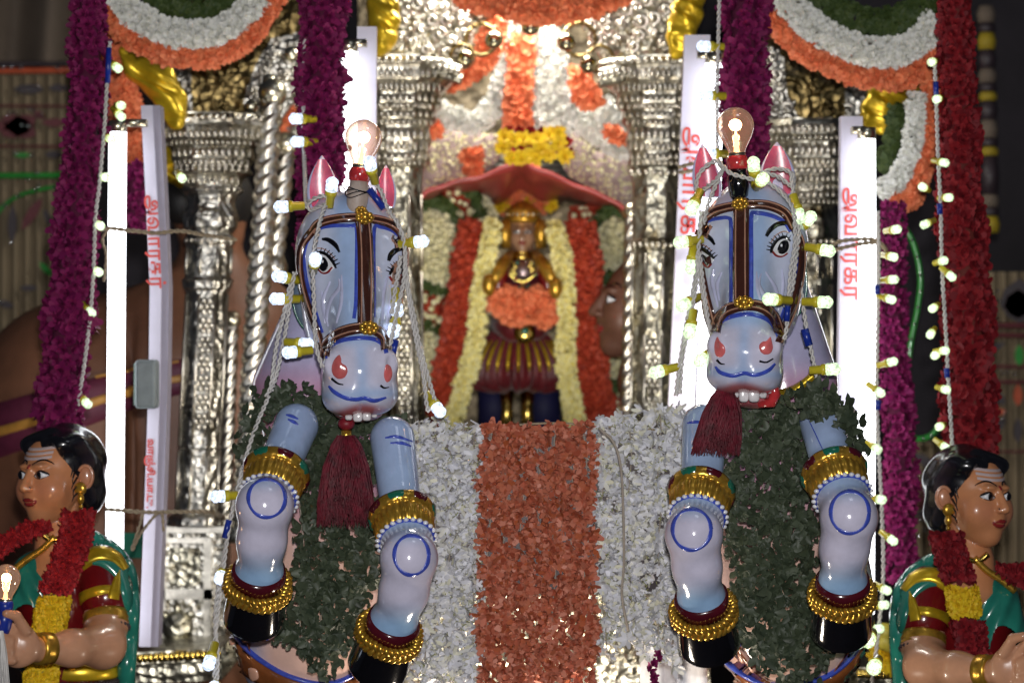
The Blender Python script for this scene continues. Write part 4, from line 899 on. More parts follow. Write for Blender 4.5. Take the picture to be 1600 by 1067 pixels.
# ================================================================ TUBE LIGHTS on battens
def polytube(mb, path, w, d, y):
    """rectangular section along pixel path; w wide in px, d deep in m"""
    s = sc(y); g = []
    for (x, py) in path:
        c = P(x, py, y); h = w/2*s; g.append([[c.x-h, y, c.z], [c.x+h, y, c.z], [c.x+h, y+d, c.z], [c.x-h, y+d, c.z]])
    b = mb.n; mb.grid(g, cv=True); mb.f.append((b, b+1, b+2, b+3)); k = b + 4*(len(path)-1); mb.f.append((k+3, k+2, k+1, k)); return mb
def tube_light(label, tube, bat, bw, side, y, text, tw=28, box=None):
    t = thing('tube_light', label, 'tube light', P(*tube[0], y), 'fluorescent tube lights')
    T = [P(*q, y) for q in tube]; obj('tube', MB().tube(T, tw/2*sc(y), 20), M['tube'], t)
    for k, (a, b) in enumerate(((T[0], T[1]), (T[-1], T[-2]))):
        d = (a-b).normalized(); obj('end_cap', MB().tube([a - d*.002, a + d*.018], tw/2*sc(y)*1.04, 20), M['silverball'], t)
        if k == 0:
            h = MB(); bx = P(*bat[0], y); z = a.z + .008; h.box((min(a.x, bx.x), y-.01, z), (max(a.x, bx.x), y+.02, z+.012)); h.tube([Vector((a.x, y, z+.004)), Vector((a.x, y, z-.008))], .012, 14)
            obj('tube_holder', h, M['silverball'], t)
    b = obj('batten', polytube(MB(), bat, bw, .03, y+.035), M['batten'], t, smooth=False)
    s2 = [(x + (bw/2+side/2)*(1 if side > 0 else 1), py) for x, py in bat]
    if side: obj('batten_side', polytube(MB(), s2, abs(side), .05, y+.040), M['battenside'], t, smooth=False)
    if box: 
        (x0, y0, x1, y1) = box; m = MB(); g = []
        a = P(x0, y1, y); c = P(x1, y0, y); m.box((a.x, y-.02, a.z), (c.x, y+.03, c.z)); q = obj('ballast_box', m, M['ballast'], t, smooth=False)
        mo = q.modifiers.new('bevel', 'BEVEL'); mo.width = .006; mo.segments = 3
        m = MB(); m.box((a.x-.003, y-.012, a.z+.006), (a.x+.006, y+.02, c.z-.006)); obj('ballast_label', m, M['ballastlabel'], q)
    for (txt, tx, ty, size, rot) in text:
        cu = bpy.data.curves.new('lettering', 'FONT'); cu.body = txt; cu.size = size*sc(y); cu.extrude = .0004; cu.align_x = 'LEFT'; cu.offset = .0006
        o = bpy.data.objects.new('lettering', cu); COL.objects.link(o); bpy.context.view_layer.update()
        me = bpy.data.meshes.new_from_object(o.evaluated_get(bpy.context.evaluated_depsgraph_get())); bpy.data.objects.remove(o)
        me.materials.clear(); me.materials.append(M['textred']); q = link('lettering', me, t)
        q.matrix_basis = Matrix.Translation(P(tx, ty, y+.0335)) @ Matrix.Rotation(math.radians(90), 4, 'X') @ Matrix.Rotation(math.radians(rot), 4, 'Z')
    return t
TX = 'அவாரகர்'
TA = tube_light('leftmost bright fluorescent tube with leaning pale batten and grey ballast box', [(184, 205), (181, 600), (179, 860), (184, 1010)], [(229, 165), (236, 300), (243, 450), (241, 600), (236, 750), (226, 1010)], 18, 12, .50, [(TX, 229, 305, 30, -87.5), ('வாஞ்சி.யா.டு.', 231, 685, 15, -91)], 28, (213, 562, 246, 638))
TB = tube_light('short bright tube right of the magenta garland above the left horse', [(545, 80), (544, 320), (543, 345)], [(573, 42), (572, 360)], 30, 0, .50, [], 28)
TC = tube_light('bright tube behind the right horse\'s left ear, on a wide lettered batten', [(1116, 98), (1112, 350), (1102, 640)], [(1090, 55), (1078, 350), (1064, 660)], 40, 0, .50, [(TX, 1072, 198, 40, -93)], 28)
TD = tube_light('rightmost bright tube on a lettered batten beside the right horse', [(1354, 216), (1355, 500), (1352, 960)], [(1331, 182), (1330, 400), (1326, 640)], 34, 0, .50, [(TX, 1321, 293, 36, -90.5)], 28)
def rope(label, pts, y, r=.0028):
    t = thing('rope_tie', label, 'rope', P(*pts[0], y), 'jute ties on the tube battens'); twisted(t, [(*p, y) for p in pts], r=r*.8, amp=r*.7, mat='rope'); return t
rope('jute tie running from the leftmost tube to the silver pillar, upper one', [(150, 362), (170, 357), (200, 360), (245, 364), (280, 361), (320, 367), (370, 375)], .48)
rope('jute tie across the lower part of the leftmost tube and its batten', [(165, 795), (200, 798), (235, 800), (290, 799), (335, 799)], .48)
rope('loop of jute hanging beside the leftmost tube', [(168, 360), (160, 375), (166, 400), (162, 440)], .48, .002)
rope('jute knot at the lower batten end beside the leftmost tube', [(225, 798), (215, 830), (206, 860), (222, 830), (250, 800), (256, 830)], .47, .002)
rope('jute tie round the tube and batten right of the right horse', [(1280, 400), (1305, 380), (1340, 374), (1370, 376), (1385, 392), (1372, 380), (1340, 382), (1300, 392)], .46)
rope('jute tie across the lettered batten behind the right horse\'s ear', [(1060, 262), (1085, 256), (1110, 262), (1060, 270)], .48)

# ================================================================ ROSE GARLANDS
def rose_garland(label, path, hw, y, kind, back, group, step=15, cat='garland'):
    t = thing('rose_garland', label, cat, P(*path[0], y), group); q = spl([(x, py, w) for (x, py), w in zip(path, [hw]*len(path) if np.isscalar(hw) else hw)], 12)
    L = np.concatenate([[0], np.cumsum(np.linalg.norm(np.diff(q[:, :2], axis=0), axis=1))]); ms = []; k = 0; s = sc(y)
    for d in np.arange(0, L[-1], step):
        x, py, w = (np.interp(d, L, q[:, i]) for i in range(3)); n = 9; w *= 1 + .07*math.sin(d*.045+path[0][0]) + random.uniform(-.07, .05); x += 2.5*math.sin(d*.021+path[0][0])
        for j in range(n):
            a = 2*math.pi*(j + .5*(k % 2))/n + random.uniform(-.12, .12); R = (w-5)*s; c = P(x, py + random.uniform(-3, 3), y) + Vector((R*math.sin(a), -R*math.cos(a), 0))
            if math.cos(a) < -.3 and k % 2: continue
            ms.append(orient(c, (math.sin(a), -math.cos(a), random.uniform(-.25, .25)), random.uniform(0, 6.28), s*1000*random.uniform(.62, 1.05)*w/31))
        k += 1
    pieces(t, kind, ms, 290); obj('core', MB().tube([P(a, b, y) for a, b, _ in q], (q[:, 2]-8)*s, 12), M[back], t)
    return t
rose_garland('thick magenta rose garland hanging at far left, ending above the left woman\'s head', [(142, -20), (137, 150), (122, 320), (108, 480), (98, 600), (93, 672)], [24, 27, 29, 32, 31, 27], .42, 'magenta_rose', 'magback', 'magenta rose garlands')
rose_garland('magenta rose garland hanging behind the left horse\'s left ear, beside the short tube', [(504, -20), (503, 120), (501, 250), (488, 340), (482, 390)], [31, 31, 31, 24, 20], .44, 'magenta_rose', 'magback', 'magenta rose garlands')
rose_garland('magenta rose garland hanging behind the right horse\'s bulb', [(1163, -20), (1165, 120), (1168, 250), (1170, 330)], 30, .44, 'magenta_rose', 'magback', 'magenta rose garlands')
rose_garland('dim magenta rose garland hanging right of the rightmost tube, reaching down to the fruit', [(1395, 320), (1395, 450), (1400, 600), (1406, 760), (1414, 905)], [17, 20, 22, 24, 22], .60, 'magenta_rose', 'magback', 'magenta rose garlands')
rose_garland('short dark magenta rose garland seen between the leftmost tube and its batten', [(215, 262), (213, 365)], 22, .75, 'magenta_rose', 'magback', 'magenta rose garlands')
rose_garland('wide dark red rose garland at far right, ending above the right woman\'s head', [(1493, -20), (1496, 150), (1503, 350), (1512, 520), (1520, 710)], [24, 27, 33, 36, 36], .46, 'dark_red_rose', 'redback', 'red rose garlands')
def face_sdf():
    return union([
        (ell((0, .014, .018), (.057, .064, .060)), 0), (ell((0, -.018, -.022), (.043, .044, .053)), .02), (ell((0, -.040, -.062), (.015, .014, .013)), .02),
        (ell((.027, -.036, -.020), (.022, .020, .024)), .015), (ell((.021, -.060, .008), (.012, .008, .008)), -.008), (ell((.021, -.0485, .006), (.0115, .0100, .0085)), .003),
        (ell((.016, -.0515, .020), (.011, .008, .004)), .008), (cone((0, -.056, .014), (0, -.071, -.013), .0045, .0080), .007), (ell((.0085, -.066, -.016), (.0052, .006, .0045)), .004),
        (ell((0, -.0605, -.0335), (.0150, .0075, .0040)), .003), (ell((0, -.0590, -.0400), (.0120, .0075, .0046)), .003), (ell((0, -.058, -.026), (.012, .006, .006)), .006)], sym=True)
FV, FF = nets(face_sdf(), (-.066, -.088, -.082), (.066, .084, .084), .0022)
class Sx:
    """strips cast onto a head in the head's own frame (front view x, z), before it is turned"""
    def __init__(s, v, f): s.b = BVHTree.FromPolygons([tuple(p) for p in v], [tuple(int(i) for i in q) for q in f])
    def hit(s, x, z, h):
        l, n, i, d = s.b.ray_cast(Vector((x, -1, z)), Vector((0, 1, 0)))
        if l is None: l, n, i, d = s.b.find_nearest(Vector((x, -.04, z)))
        return np.array(l + n*h)
    strip = Surf.strip; fill = Surf.fill
SF = Sx(FV, FF)
def head_features(head, X, full=True):
    """eyes, brows and lips drawn on the unit head; X maps unit points to the world"""
    def put(name, mb, mat, par): v, f = mb.arr(); return obj(name, (X(v), f), M[mat], par)
    for sg in (-1, 1):
        e = put('eye', SF.fill([(sg*a, b) for a, b in ((.0095, .0045), (.015, .0100), (.022, .0118), (.030, .0090), (.0345, .0045), (.028, .0015), (.020, .0000), (.013, .0018))], .0006, MB(), 4), 'white', head)
        put('iris', SF.fill([(sg*.0215+.0062*math.cos(a)-.0010, .0058+.0058*math.sin(a)) for a in np.linspace(0, 5.5, 8)], .0012, MB(), 3), 'black', e)
        put('lid_line', SF.strip([(sg*.0085, .0040), (sg*.014, .0100), (sg*.022, .0125), (sg*.030, .0095), (sg*.0350, .0050)], [.0006, .0011, .0014, .0013, .0005], .0012, MB(), 4), 'black', e)
        put('lower_lid_line', SF.strip([(sg*.0095, .0035), (sg*.018, -.0002), (sg*.027, .0010), (sg*.035, .0040)], [.0004, .0006, .0006, .0004], .0009, MB(), 4), 'black', e)
        put('eyebrow', SF.strip([(sg*.0062, .0225), (sg*.014, .0285), (sg*.024, .0295), (sg*.033, .0250), (sg*.0365, .0215)], [.0006, .0014, .0015, .0009, .0004], .0010, MB(), 4), 'black', head)
    l = put('upper_lip', SF.fill([(-.0165, -.0350), (-.009, -.0318), (-.003, -.0300), (0, -.0308), (.003, -.0300), (.009, -.0318), (.0165, -.0350), (.008, -.0364), (0, -.0368), (-.008, -.0364)], .0006, MB(), 3), 'lips', head)
    put('lower_lip', SF.fill([(-.0155, -.0358), (-.008, -.0372), (0, -.0376), (.008, -.0372), (.0155, -.0358), (.010, -.0425), (0, -.0450), (-.010, -.0425)], .0006, MB(), 3), 'lips', head)
# ================================================================ SHRINE of embossed silver
def pillar(label, prof, y, cx0, cx1, mat, beads=(), n=8, cat='pillar', group='embossed silver pillars of the shrine', plain=()):
    """prof: (pixel row, half width px) from top to bottom; centre line from cx0 at the top to cx1 at the bottom"""
    t = thing('silver_pillar', label, cat, P(cx1, prof[-1][0], y), group); s = sc(y); z0, z1 = prof[0][0], prof[-1][0]
    def cx(py): return cx0 + (cx1-cx0)*(py-z0)/(z1-z0)
    def seg(rows, m, name):
        an = np.arange(n)*2*math.pi/n + math.pi/n; g = []
        for py, hw in rows:
            c = P(cx(py), py, y); g.append([[c.x + hw*s*math.cos(a)/math.cos(math.pi/n)**.5, y + hw*s*math.sin(a), c.z] for a in an])
        mb = MB().grid(g, cv=True); b = mb.n; mb.f.append(tuple(range(n))); mb.f.append(tuple(range(b-n, b))[::-1])
        o = obj(name, mb, M[m], t, smooth=False); return o
    cut = [0] + list(plain) + [len(prof)-1]
    names = ['capital', 'neck', 'shaft', 'shaft_foot', 'base']
    for i in range(len(cut)-1):
        o = seg(prof[cut[i]:cut[i+1]+1], 'silverm' if i == 0 else mat, names[min(i, 4)])
        bv = o.modifiers.new('bevel', 'BEVEL'); bv.width = .003; bv.segments = 2; bv.limit_method = 'ANGLE'
    for (py, hw, r, k) in beads:
        for i in range(k):
            u = -1 + 2*(i+.5)/k; a = math.asin(u*.98); c = P(cx(py) + hw*u, py, y)
            o = MB().ball((c.x, y - math.cos(a)*hw*s*.95, c.z), r*s, 10, 6); obj('bead', o, M['silverp'], t)
    for i in range(1, min(plain[0] if plain else 6, len(prof)-1)):
        (pa, ha), (pb, hb) = prof[i], prof[i+1]
        if pb-pa < 9: continue
        k = max(7, int(ha/4.5))
        for j in range(k):
            u = -1 + 2*(j+.5)/k; a = math.asin(u*.97); hm = (ha+hb)/2; c = P(cx((pa+pb)/2) + hm*u*1.0, (pa+pb)/2, y)
            v_, f_ = MB().ball((0, 0, 0), 1, 10, 7).arr(); v_[:,0] *= (1 - .45*v_[:,2])
            v_ = v_*np.array([hm/k*.95*s*max(.35, math.cos(a)), .007, (pb-pa)*.46*s]) + np.array([c.x, y - math.cos(a)*hm*s*.93, c.z])
            obj('leaf_lobe', (v_, f_), M['silverp'], t)
    # vertical ribs and embossed rosettes on the faces
    for (py0, py1, hw) in ribs_of(prof):
        for u in (-.98, -.38, .38, .98):
            obj('rib', MB().tube([P(cx(py0)+hw*u, py0, y - hw*s*(1.0 if abs(u) < .5 else .5)), P(cx(py1)+hw*u, py1, y - hw*s*(1.0 if abs(u) < .5 else .5))], .0032, 6), M['silverp'], t)
        if py1-py0 > 120:
            for q in np.arange(py0+18, py1-10, 30):
                c = P(cx(q), q, y - hw*s*1.0); mb = MB()
                for k in range(6): a = k*math.pi/3; mb.ball(c + Vector((9*s*math.cos(a), 0, 10*s*math.sin(a))), (4.6*s, .004, 5*s), 8, 5)
                mb.ball(c, (5*s, .007, 5*s), 10, 6)
                obj('rosette', mb, M['silverp'], t)
    return t
def ribs_of(prof):
    out = []
    for (a, ha), (b, hb) in zip(prof[:-1], prof[1:]):
        if b-a > 45: out.append((a+4, b-4, (ha+hb)/2))
    return out
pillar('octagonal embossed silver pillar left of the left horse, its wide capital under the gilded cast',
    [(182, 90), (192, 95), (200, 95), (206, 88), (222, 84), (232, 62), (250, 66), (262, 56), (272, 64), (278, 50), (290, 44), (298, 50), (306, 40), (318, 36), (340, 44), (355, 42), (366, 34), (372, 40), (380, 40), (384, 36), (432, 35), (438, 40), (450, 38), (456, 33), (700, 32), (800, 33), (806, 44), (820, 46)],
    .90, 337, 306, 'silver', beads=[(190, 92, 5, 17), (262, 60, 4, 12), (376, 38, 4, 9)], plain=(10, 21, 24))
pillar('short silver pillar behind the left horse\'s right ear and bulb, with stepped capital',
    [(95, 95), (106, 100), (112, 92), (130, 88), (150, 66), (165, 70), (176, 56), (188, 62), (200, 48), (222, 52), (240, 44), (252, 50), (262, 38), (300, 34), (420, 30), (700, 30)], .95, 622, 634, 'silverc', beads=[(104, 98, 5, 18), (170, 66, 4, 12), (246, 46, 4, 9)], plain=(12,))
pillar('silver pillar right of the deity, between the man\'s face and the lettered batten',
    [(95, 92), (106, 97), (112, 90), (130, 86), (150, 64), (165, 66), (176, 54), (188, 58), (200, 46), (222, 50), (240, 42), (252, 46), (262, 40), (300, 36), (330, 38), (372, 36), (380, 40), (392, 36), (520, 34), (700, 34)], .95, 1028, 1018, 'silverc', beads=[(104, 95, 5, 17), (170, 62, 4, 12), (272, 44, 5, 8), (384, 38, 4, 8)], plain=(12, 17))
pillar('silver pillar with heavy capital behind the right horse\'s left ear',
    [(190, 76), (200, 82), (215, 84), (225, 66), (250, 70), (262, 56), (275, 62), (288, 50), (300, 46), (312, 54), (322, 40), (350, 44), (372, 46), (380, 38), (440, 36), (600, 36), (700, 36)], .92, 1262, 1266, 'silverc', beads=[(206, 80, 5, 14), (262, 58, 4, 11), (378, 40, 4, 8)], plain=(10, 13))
def twistcol(label, a, b, r, y, mat='silverp'):
    s = sc(y); t = thing('twisted_column', label, 'column', P(*b, y), 'twisted silver columns'); n = int((b[1]-a[1])/5); A = P(*a, y); B = P(*b, y); g = []
    for i in range(n*2+1):
        k = i/(n*2); c = A.lerp(B, k); row = []
        for j in range(20):
            an = 2*math.pi*j/20; R = r*s*(1 + .16*math.cos(4*(an + i*.17))); row.append([c.x+R*math.cos(an), y+R*math.sin(an), c.z])
        g.append(row)
    obj('shaft', MB().grid(g, cv=True), M[mat], t)
    obj('finial', MB().ball(A, (r*s*1.35,)*3, 16, 10), M['silverball'], t); obj('foot', MB().lathe([(r*s*1.5, -.02), (r*s*1.5, 0), (r*s*1.1, .02)], Matrix.Translation(B), 16), M['silverp'], t)
twistcol('tall twisted silver column right of the left pillar, nearer the horse', (425, 145), (378, 830), 17, .86)
twistcol('shorter twisted silver column beside the left horse\'s ear', (448, 225), (428, 415), 14, .90)
twistcol('thin twisted silver column beside the right edge of the deity\'s alcove', (988, 330), (982, 650), 11, 1.0)
twistcol('thin silver column between the octagonal pillar and the tall twisted one', (362, 500), (350, 820), 11, .98)
# pedestal of the left pillar
t = thing('silver_pedestal', 'embossed silver pedestal with framed panel and a turtle-shaped boss, under the left pillar', 'pedestal', P(290, 1030, .95)); s = sc(.93)
def pbox(x0, y0, x1, y1, ya, yb): a = P(x0, y1, ya); b = P(x1, y0, ya); k = sc(ya); return (a.x, ya, a.z), (b.x, yb, b.z)
obj('block', MB().box(*pbox(246, 818, 352, 1020, .93, 1.15)), M['silver'], t, smooth=False)
for r_ in ((246, 812, 354, 832), (246, 840, 330, 848), (246, 920, 330, 936), (246, 848, 258, 1012), (318, 848, 330, 1012)): obj('moulding', MB().box(*pbox(*r_, .915, .93)), M['silverp'], t, smooth=False)
obj('panel', MB().box(*pbox(264, 856, 312, 914, .922, .93)), M['silverc'], t, smooth=False)
mb = MB().ball(P(277, 980, .92), (25*s, .02, 27*s), 20, 12); mb.ball(P(277, 950, .92), (7*s, .012, 10*s), 10, 8)
for dx, dy in ((-20, -20), (20, -20), (-20, 20), (20, 20)): mb.ball(P(277+dx, 980+dy, .92), (8*s, .01, 8*s), 8, 6)
obj('turtle_boss', mb, M['silverc'], t)
# ledge in front
for nm, lab, x0, x1, y0, dy in (('gilded_ledge', 'brassy embossed ledge behind the left woman\'s elbow, below the silver pedestal', 150, 345, 1022, -10), ('gilded_ledge', 'brassy beaded ledge at the lower right between the right horse and the right woman', 1340, 1470, 1042, 6)):
    t = thing(nm, lab, 'ledge', P((x0+x1)/2, 1080, .7), 'ledges of the silver shrine'); s = sc(.7)
    a, b = P(x0, y0, .7), P(x1, y0+dy, .7)
    mb = MB(); g = [[(p.x, .7, p.z), (p.x, .7, p.z-.022), (p.x, .71, p.z-.026), (p.x, .71, p.z-.06), (p.x, 1.0, p.z-.06), (p.x, 1.0, p.z)] for p in (a, b)]; mb.grid(g, cv=True); obj('ledge_board', mb, M['silverc'], t, smooth=False)
    for k in range(24):
        p = a.lerp(b, (k+.5)/24); obj('bead', MB().ball((p.x, .695, p.z-.011), (.007, .006, .009), 10, 6), M['brass'], t)
# arch slabs, beaded cornices, scrolls
def slab(label, poly, y, mat, d=.03, name='silver_arch_panel', seed=1, scroll=26, sm='silverp', group='embossed panels of the shrine'):
    cx, cy = np.mean(poly, 0); t = thing(name, label, 'panel', P(cx, cy, y), group)
    q = [(P(x, py, y).x, P(x, py, y).z) for x, py in poly]; obj('board', MB().prism(q, y, y+d), M[mat], t, smooth=False)
    a = np.array(poly, float); r_ = random.Random(seed); k = 0; s = sc(y); tries = 0; spots = []
    while k < scroll and tries < 4000:
        tries += 1; p = np.array([r_.uniform(a[:,0].min(), a[:,0].max()), r_.uniform(a[:,1].min(), a[:,1].max())])
        if not inpoly(p[None], a)[0] or edist(p[None], a)[0][0] < 7 or any(np.hypot(*(p-u)) < 17 for u in spots): continue
        spots.append(p); k += 1; c = P(*p, y-.004); R = r_.uniform(9, 13)*s; w = r_.choice((-1, 1)); ph = r_.uniform(0, 6.28); mb = MB()
        pts = [c + Vector((w*R*(1-u*.75)*math.cos(ph+u*7.5), -.007*u, R*(1-u*.75)*math.sin(ph+u*7.5))) for u in np.linspace(0, 1, 22)]
        mb.tube(pts, [.0028 + .0028*math.sin(math.pi*u) for u in np.linspace(0, 1, 22)], 7); mb.ball(pts[-1], .0060, 8, 6)
        for e in range(3): 
            u = ph + 2 + e*.8; mb.ball(c + Vector((w*R*1.15*math.cos(u), -.003, R*1.15*math.sin(u))), (.0055, .004, .0055), 8, 5)
        obj('scroll', mb, M[sm], t)
    return t
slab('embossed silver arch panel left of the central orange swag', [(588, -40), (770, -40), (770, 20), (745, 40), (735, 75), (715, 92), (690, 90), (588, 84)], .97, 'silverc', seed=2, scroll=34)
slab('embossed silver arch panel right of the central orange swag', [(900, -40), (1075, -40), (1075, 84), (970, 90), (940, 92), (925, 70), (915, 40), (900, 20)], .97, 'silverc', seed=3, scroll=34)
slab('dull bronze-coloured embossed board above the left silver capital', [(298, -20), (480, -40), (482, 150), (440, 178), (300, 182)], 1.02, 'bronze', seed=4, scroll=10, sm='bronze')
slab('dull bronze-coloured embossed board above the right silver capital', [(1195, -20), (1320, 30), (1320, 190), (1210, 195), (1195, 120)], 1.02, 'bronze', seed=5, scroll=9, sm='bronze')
slab('bright silver scrolled bracket beside the bronze board at left', [(400, 100), (425, 60), (470, 50), (478, 130), (440, 185), (395, 190), (380, 160)], .93, 'silver', seed=6, scroll=9)
slab('bright silver scrolled bracket beside the magenta garland at right', [(1195, 70), (1225, 90), (1230, 150), (1250, 190), (1215, 200), (1195, 180)], .93, 'silver', seed=8, scroll=7)
slab('mottled grey silver sheet right of the right bronze board', [(1318, 60), (1372, 60), (1372, 190), (1318, 190)], 1.05, 'silver', seed=9, scroll=3)
slab('mottled grey silver sheet between gilded cast and bronze board', [(250, 60), (302, 60), (302, 190), (250, 190)], 1.05, 'silver', seed=10, scroll=3)
for lab, pts in (('beaded silver cornice left of the alcove arch', [(588, 94), (640, 97), (690, 106), (722, 116)]), ('beaded silver cornice right of the alcove arch', [(935, 121), (980, 110), (1030, 101), (1072, 97)])):
    t = thing('beaded_cornice', lab, 'cornice', P(*pts[0], .86), 'beaded cornices'); q = spl(pts, 8); obj('moulding', MB().tube([P(a, b+9, .88) for a, b in q], .011, 8), M['silverc'], t); obj('upper_moulding', MB().tube([P(a, b-8, .88) for a, b in q], .006, 8), M['silverp'], t)
    L = np.concatenate([[0], np.cumsum(np.linalg.norm(np.diff(q, axis=0), axis=1))])
    for d in np.arange(4, L[-1], 9.5): p = P(np.interp(d, L, q[:,0]), np.interp(d, L, q[:,1]), .865); obj('bead', MB().ball(p, .0068, 10, 7), M['silverp'], t)
for lab, c, r in (('left cusp ring of the alcove arch', (752, 62), 24), ('right cusp ring of the alcove arch', (905, 62), 26), ('right lower cusp ring of the alcove arch', (938, 92), 20), ('left lower cusp ring of the alcove arch', (722, 88), 18)):
    t = thing('arch_cusp', lab, 'arch', P(*c, .96), 'cusps of the alcove arch'); obj('ring', MB().tube([P(c[0]+r*math.cos(a), c[1]+r*math.sin(a), .955) for a in np.linspace(0, 2*math.pi, 32, endpoint=False)], .0045, 8, closed=True), M['bronze'], t)
for lab, x, y_ in (('upper left', 772, 63), ('lower left', 727, 92), ('topmost centre', 829, 42), ('upper right', 885, 66), ('lower right', 920, 101)):
    t = thing('silver_ball', f'{lab} of the five plain silver balls hanging from the alcove arch', 'ball', P(x, y_, .90), 'balls hanging from the alcove arch'); s = sc(.9)
    obj('globe', MB().ball(P(x, y_, .90), 14.5*s, 24, 16), M['ballsilver'], t); obj('hook', MB().tube([P(x+3.5*math.cos(a), y_-18+4*math.sin(a), .90) for a in np.linspace(0, 6.28, 12, endpoint=False)], .0012, 5, closed=True), M['silverball'], t)
for lab, x, y_, R in (('uppermost small silver ball on the left bracket', 455, 85, 12), ('middle small silver ball on the left bracket', 420, 126, 11), ('lowest small silver ball on the left bracket', 392, 167, 11)):
    tag(obj('silver_ball', MB().ball(P(x, y_, .88), R*sc(.88), 20, 12), M['silverball']), lab + ' above the pillar capital', 'ball', 'balls on the left bracket')
# alcove inside
t = thing('alcove_wall', 'dim brassy inner wall of the shrine behind the deity and its garlands', 'wall', P(815, 700, 1.7))
obj('back_panel', MB().box(*pbox(560, -60, 1080, 760, 1.70, 1.74)), M['inner'], t, smooth=False)
for k in range(5): obj('step_moulding', MB().tube([P(700+k*2, 250+k*9, 1.62-k*.02), P(930-k*2, 250+k*9, 1.62-k*.02)], .007, 6), M['silverp'], t)
for lab, poly, se in (('mauve-grey netted flower curtain hanging at the left inside the alcove', [(650, 215), (690, 195), (740, 205), (790, 215), (770, 262), (700, 290), (648, 305)], 0), ('mauve-grey netted flower curtain hanging at the right inside the alcove', [(885, 200), (930, 235), (985, 245), (990, 330), (930, 300), (880, 265)], 1)):
    t = thing('net_curtain', lab, 'curtain', P(*poly[0], 1.22), 'net curtains of the alcove'); pad(t, 'cream_bud', poly, 1.24, 7, .03, 30, 'mauve', limit=60, scale=.8)

# ---------------------------------------------------------------- flower hangings
def hanging(name, label, poly, y, kind, back, step, rad, bulge, scale=1, group=None, cat='garland', limit=150, mk=2, **k):
    t = thing(name, label, cat, P(*np.mean(poly, 0), y), group); pad(t, kind, poly, y, step, bulge, rad, back, scale=scale*sc(y)*1000, limit=limit, mk=mk, **k); return t
G1 = 'flower hangings over the alcove'
hanging('white_flower_garland', 'white flower garland sweeping from the arch centre down to the left of the alcove', [(786, 32), (810, 35), (806, 60), (800, 100), (796, 140), (788, 172), (765, 196), (735, 206), (700, 196), (662, 186), (650, 172), (690, 162), (712, 170), (745, 176), (765, 150), (778, 110), (786, 70)], 1.10, 'white_blossom', None, 6.5, 12, .02, group=G1)
hanging('white_flower_garland', 'broad white flower garland hanging right of the central orange strip', [(832, 38), (868, 42), (884, 80), (886, 130), (892, 190), (885, 208), (858, 212), (838, 204), (828, 180), (826, 120), (832, 80)], 1.10, 'white_blossom', 'whiteback', 6.5, 14, .03, group=G1)
hanging('white_flower_garland', 'white flower garland trailing down to the right of the alcove', [(884, 152), (918, 168), (948, 152), (965, 180), (978, 205), (986, 240), (968, 250), (945, 232), (918, 214), (896, 196)], 1.12, 'white_blossom', 'whiteback', 6.5, 12, .02, group=G1)
hanging('orange_flower_strip', 'straight orange flower strip hanging at the centre of the arch', [(802, 55), (834, 60), (830, 110), (828, 160), (828, 203), (792, 203), (790, 165), (796, 110)], 1.07, 'small_orange_flower', 'orangeback', 7, 12, .02, group=G1)
hanging('orange_flower_strip', 'orange flower strip slanting down left behind the hanging silver balls', [(770, 20), (790, 35), (782, 80), (762, 110), (730, 130), (698, 148), (710, 125), (732, 105), (745, 70)], 1.02, 'small_orange_flower', 'orangeback', 7, 12, .02, group=G1)
hanging('orange_flower_strip', 'orange flower strip slanting down right below the lower silver ball', [(892, 108), (910, 112), (928, 140), (942, 152), (936, 165), (915, 168), (900, 150), (893, 130)], 1.04, 'small_orange_flower', 'orangeback', 7, 10, .02, group=G1)
hanging('orange_flower_strip', 'small orange flower bunch at the lower left beside the inner pillar', [(652, 205), (685, 190), (692, 200), (668, 218), (650, 222)], 1.08, 'small_orange_flower', 'orangeback', 7, 8, .015, group=G1)
hanging('orange_flower_strip', 'small orange flower bunch at the right end of the alcove top', [(945, 198), (960, 202), (982, 218), (978, 226), (955, 218)], 1.08, 'small_orange_flower', 'orangeback', 7, 8, .015, group=G1)
hanging('orange_flower_strip', 'short orange flower tail hanging left above the red canopy cloth', [(722, 236), (748, 238), (752, 270), (728, 276)], 1.15, 'small_orange_flower', 'orangeback', 7, 8, .015, group=G1)
hanging('orange_flower_swag', 'orange flower swag across the top centre of the photo', [(690, -30), (995, -30), (985, 0), (935, 22), (890, 30), (840, 36), (790, 28), (745, 16), (710, -2)], .80, 'small_orange_flower', 'orangeback', 7, 16, .03)
# chrysanthemums over the canopy
t = thing('chrysanthemum_bunch', 'bunch of yellow chrysanthemums and dark red roses above the red canopy', 'flowers', P(835, 225, 1.0)); s = sc(1.0)
pieces(t, 'marigold_flower', [orient(P(x, y_, .97), (random.uniform(-.3, .3), -1, random.uniform(-.3, .3)), k, s*1000*.82) for k, (x, y_) in enumerate([(788, 214), (803, 218), (818, 218), (838, 218), (846, 232), (858, 212), (872, 208), (872, 226), (800, 246), (814, 246), (829, 242), (836, 246), (858, 244), (882, 243), (785, 230)])])
pieces(t, 'red_rose', [orient(P(x, y_, .99), (random.uniform(-.3, .3), -1, 0), k, s*1000*.6) for k, (x, y_) in enumerate([(795, 205), (812, 206), (828, 206), (845, 208), (795, 232), (812, 234), (826, 230), (850, 226), (862, 236), (878, 235), (888, 240), (842, 240), (885, 222)])])
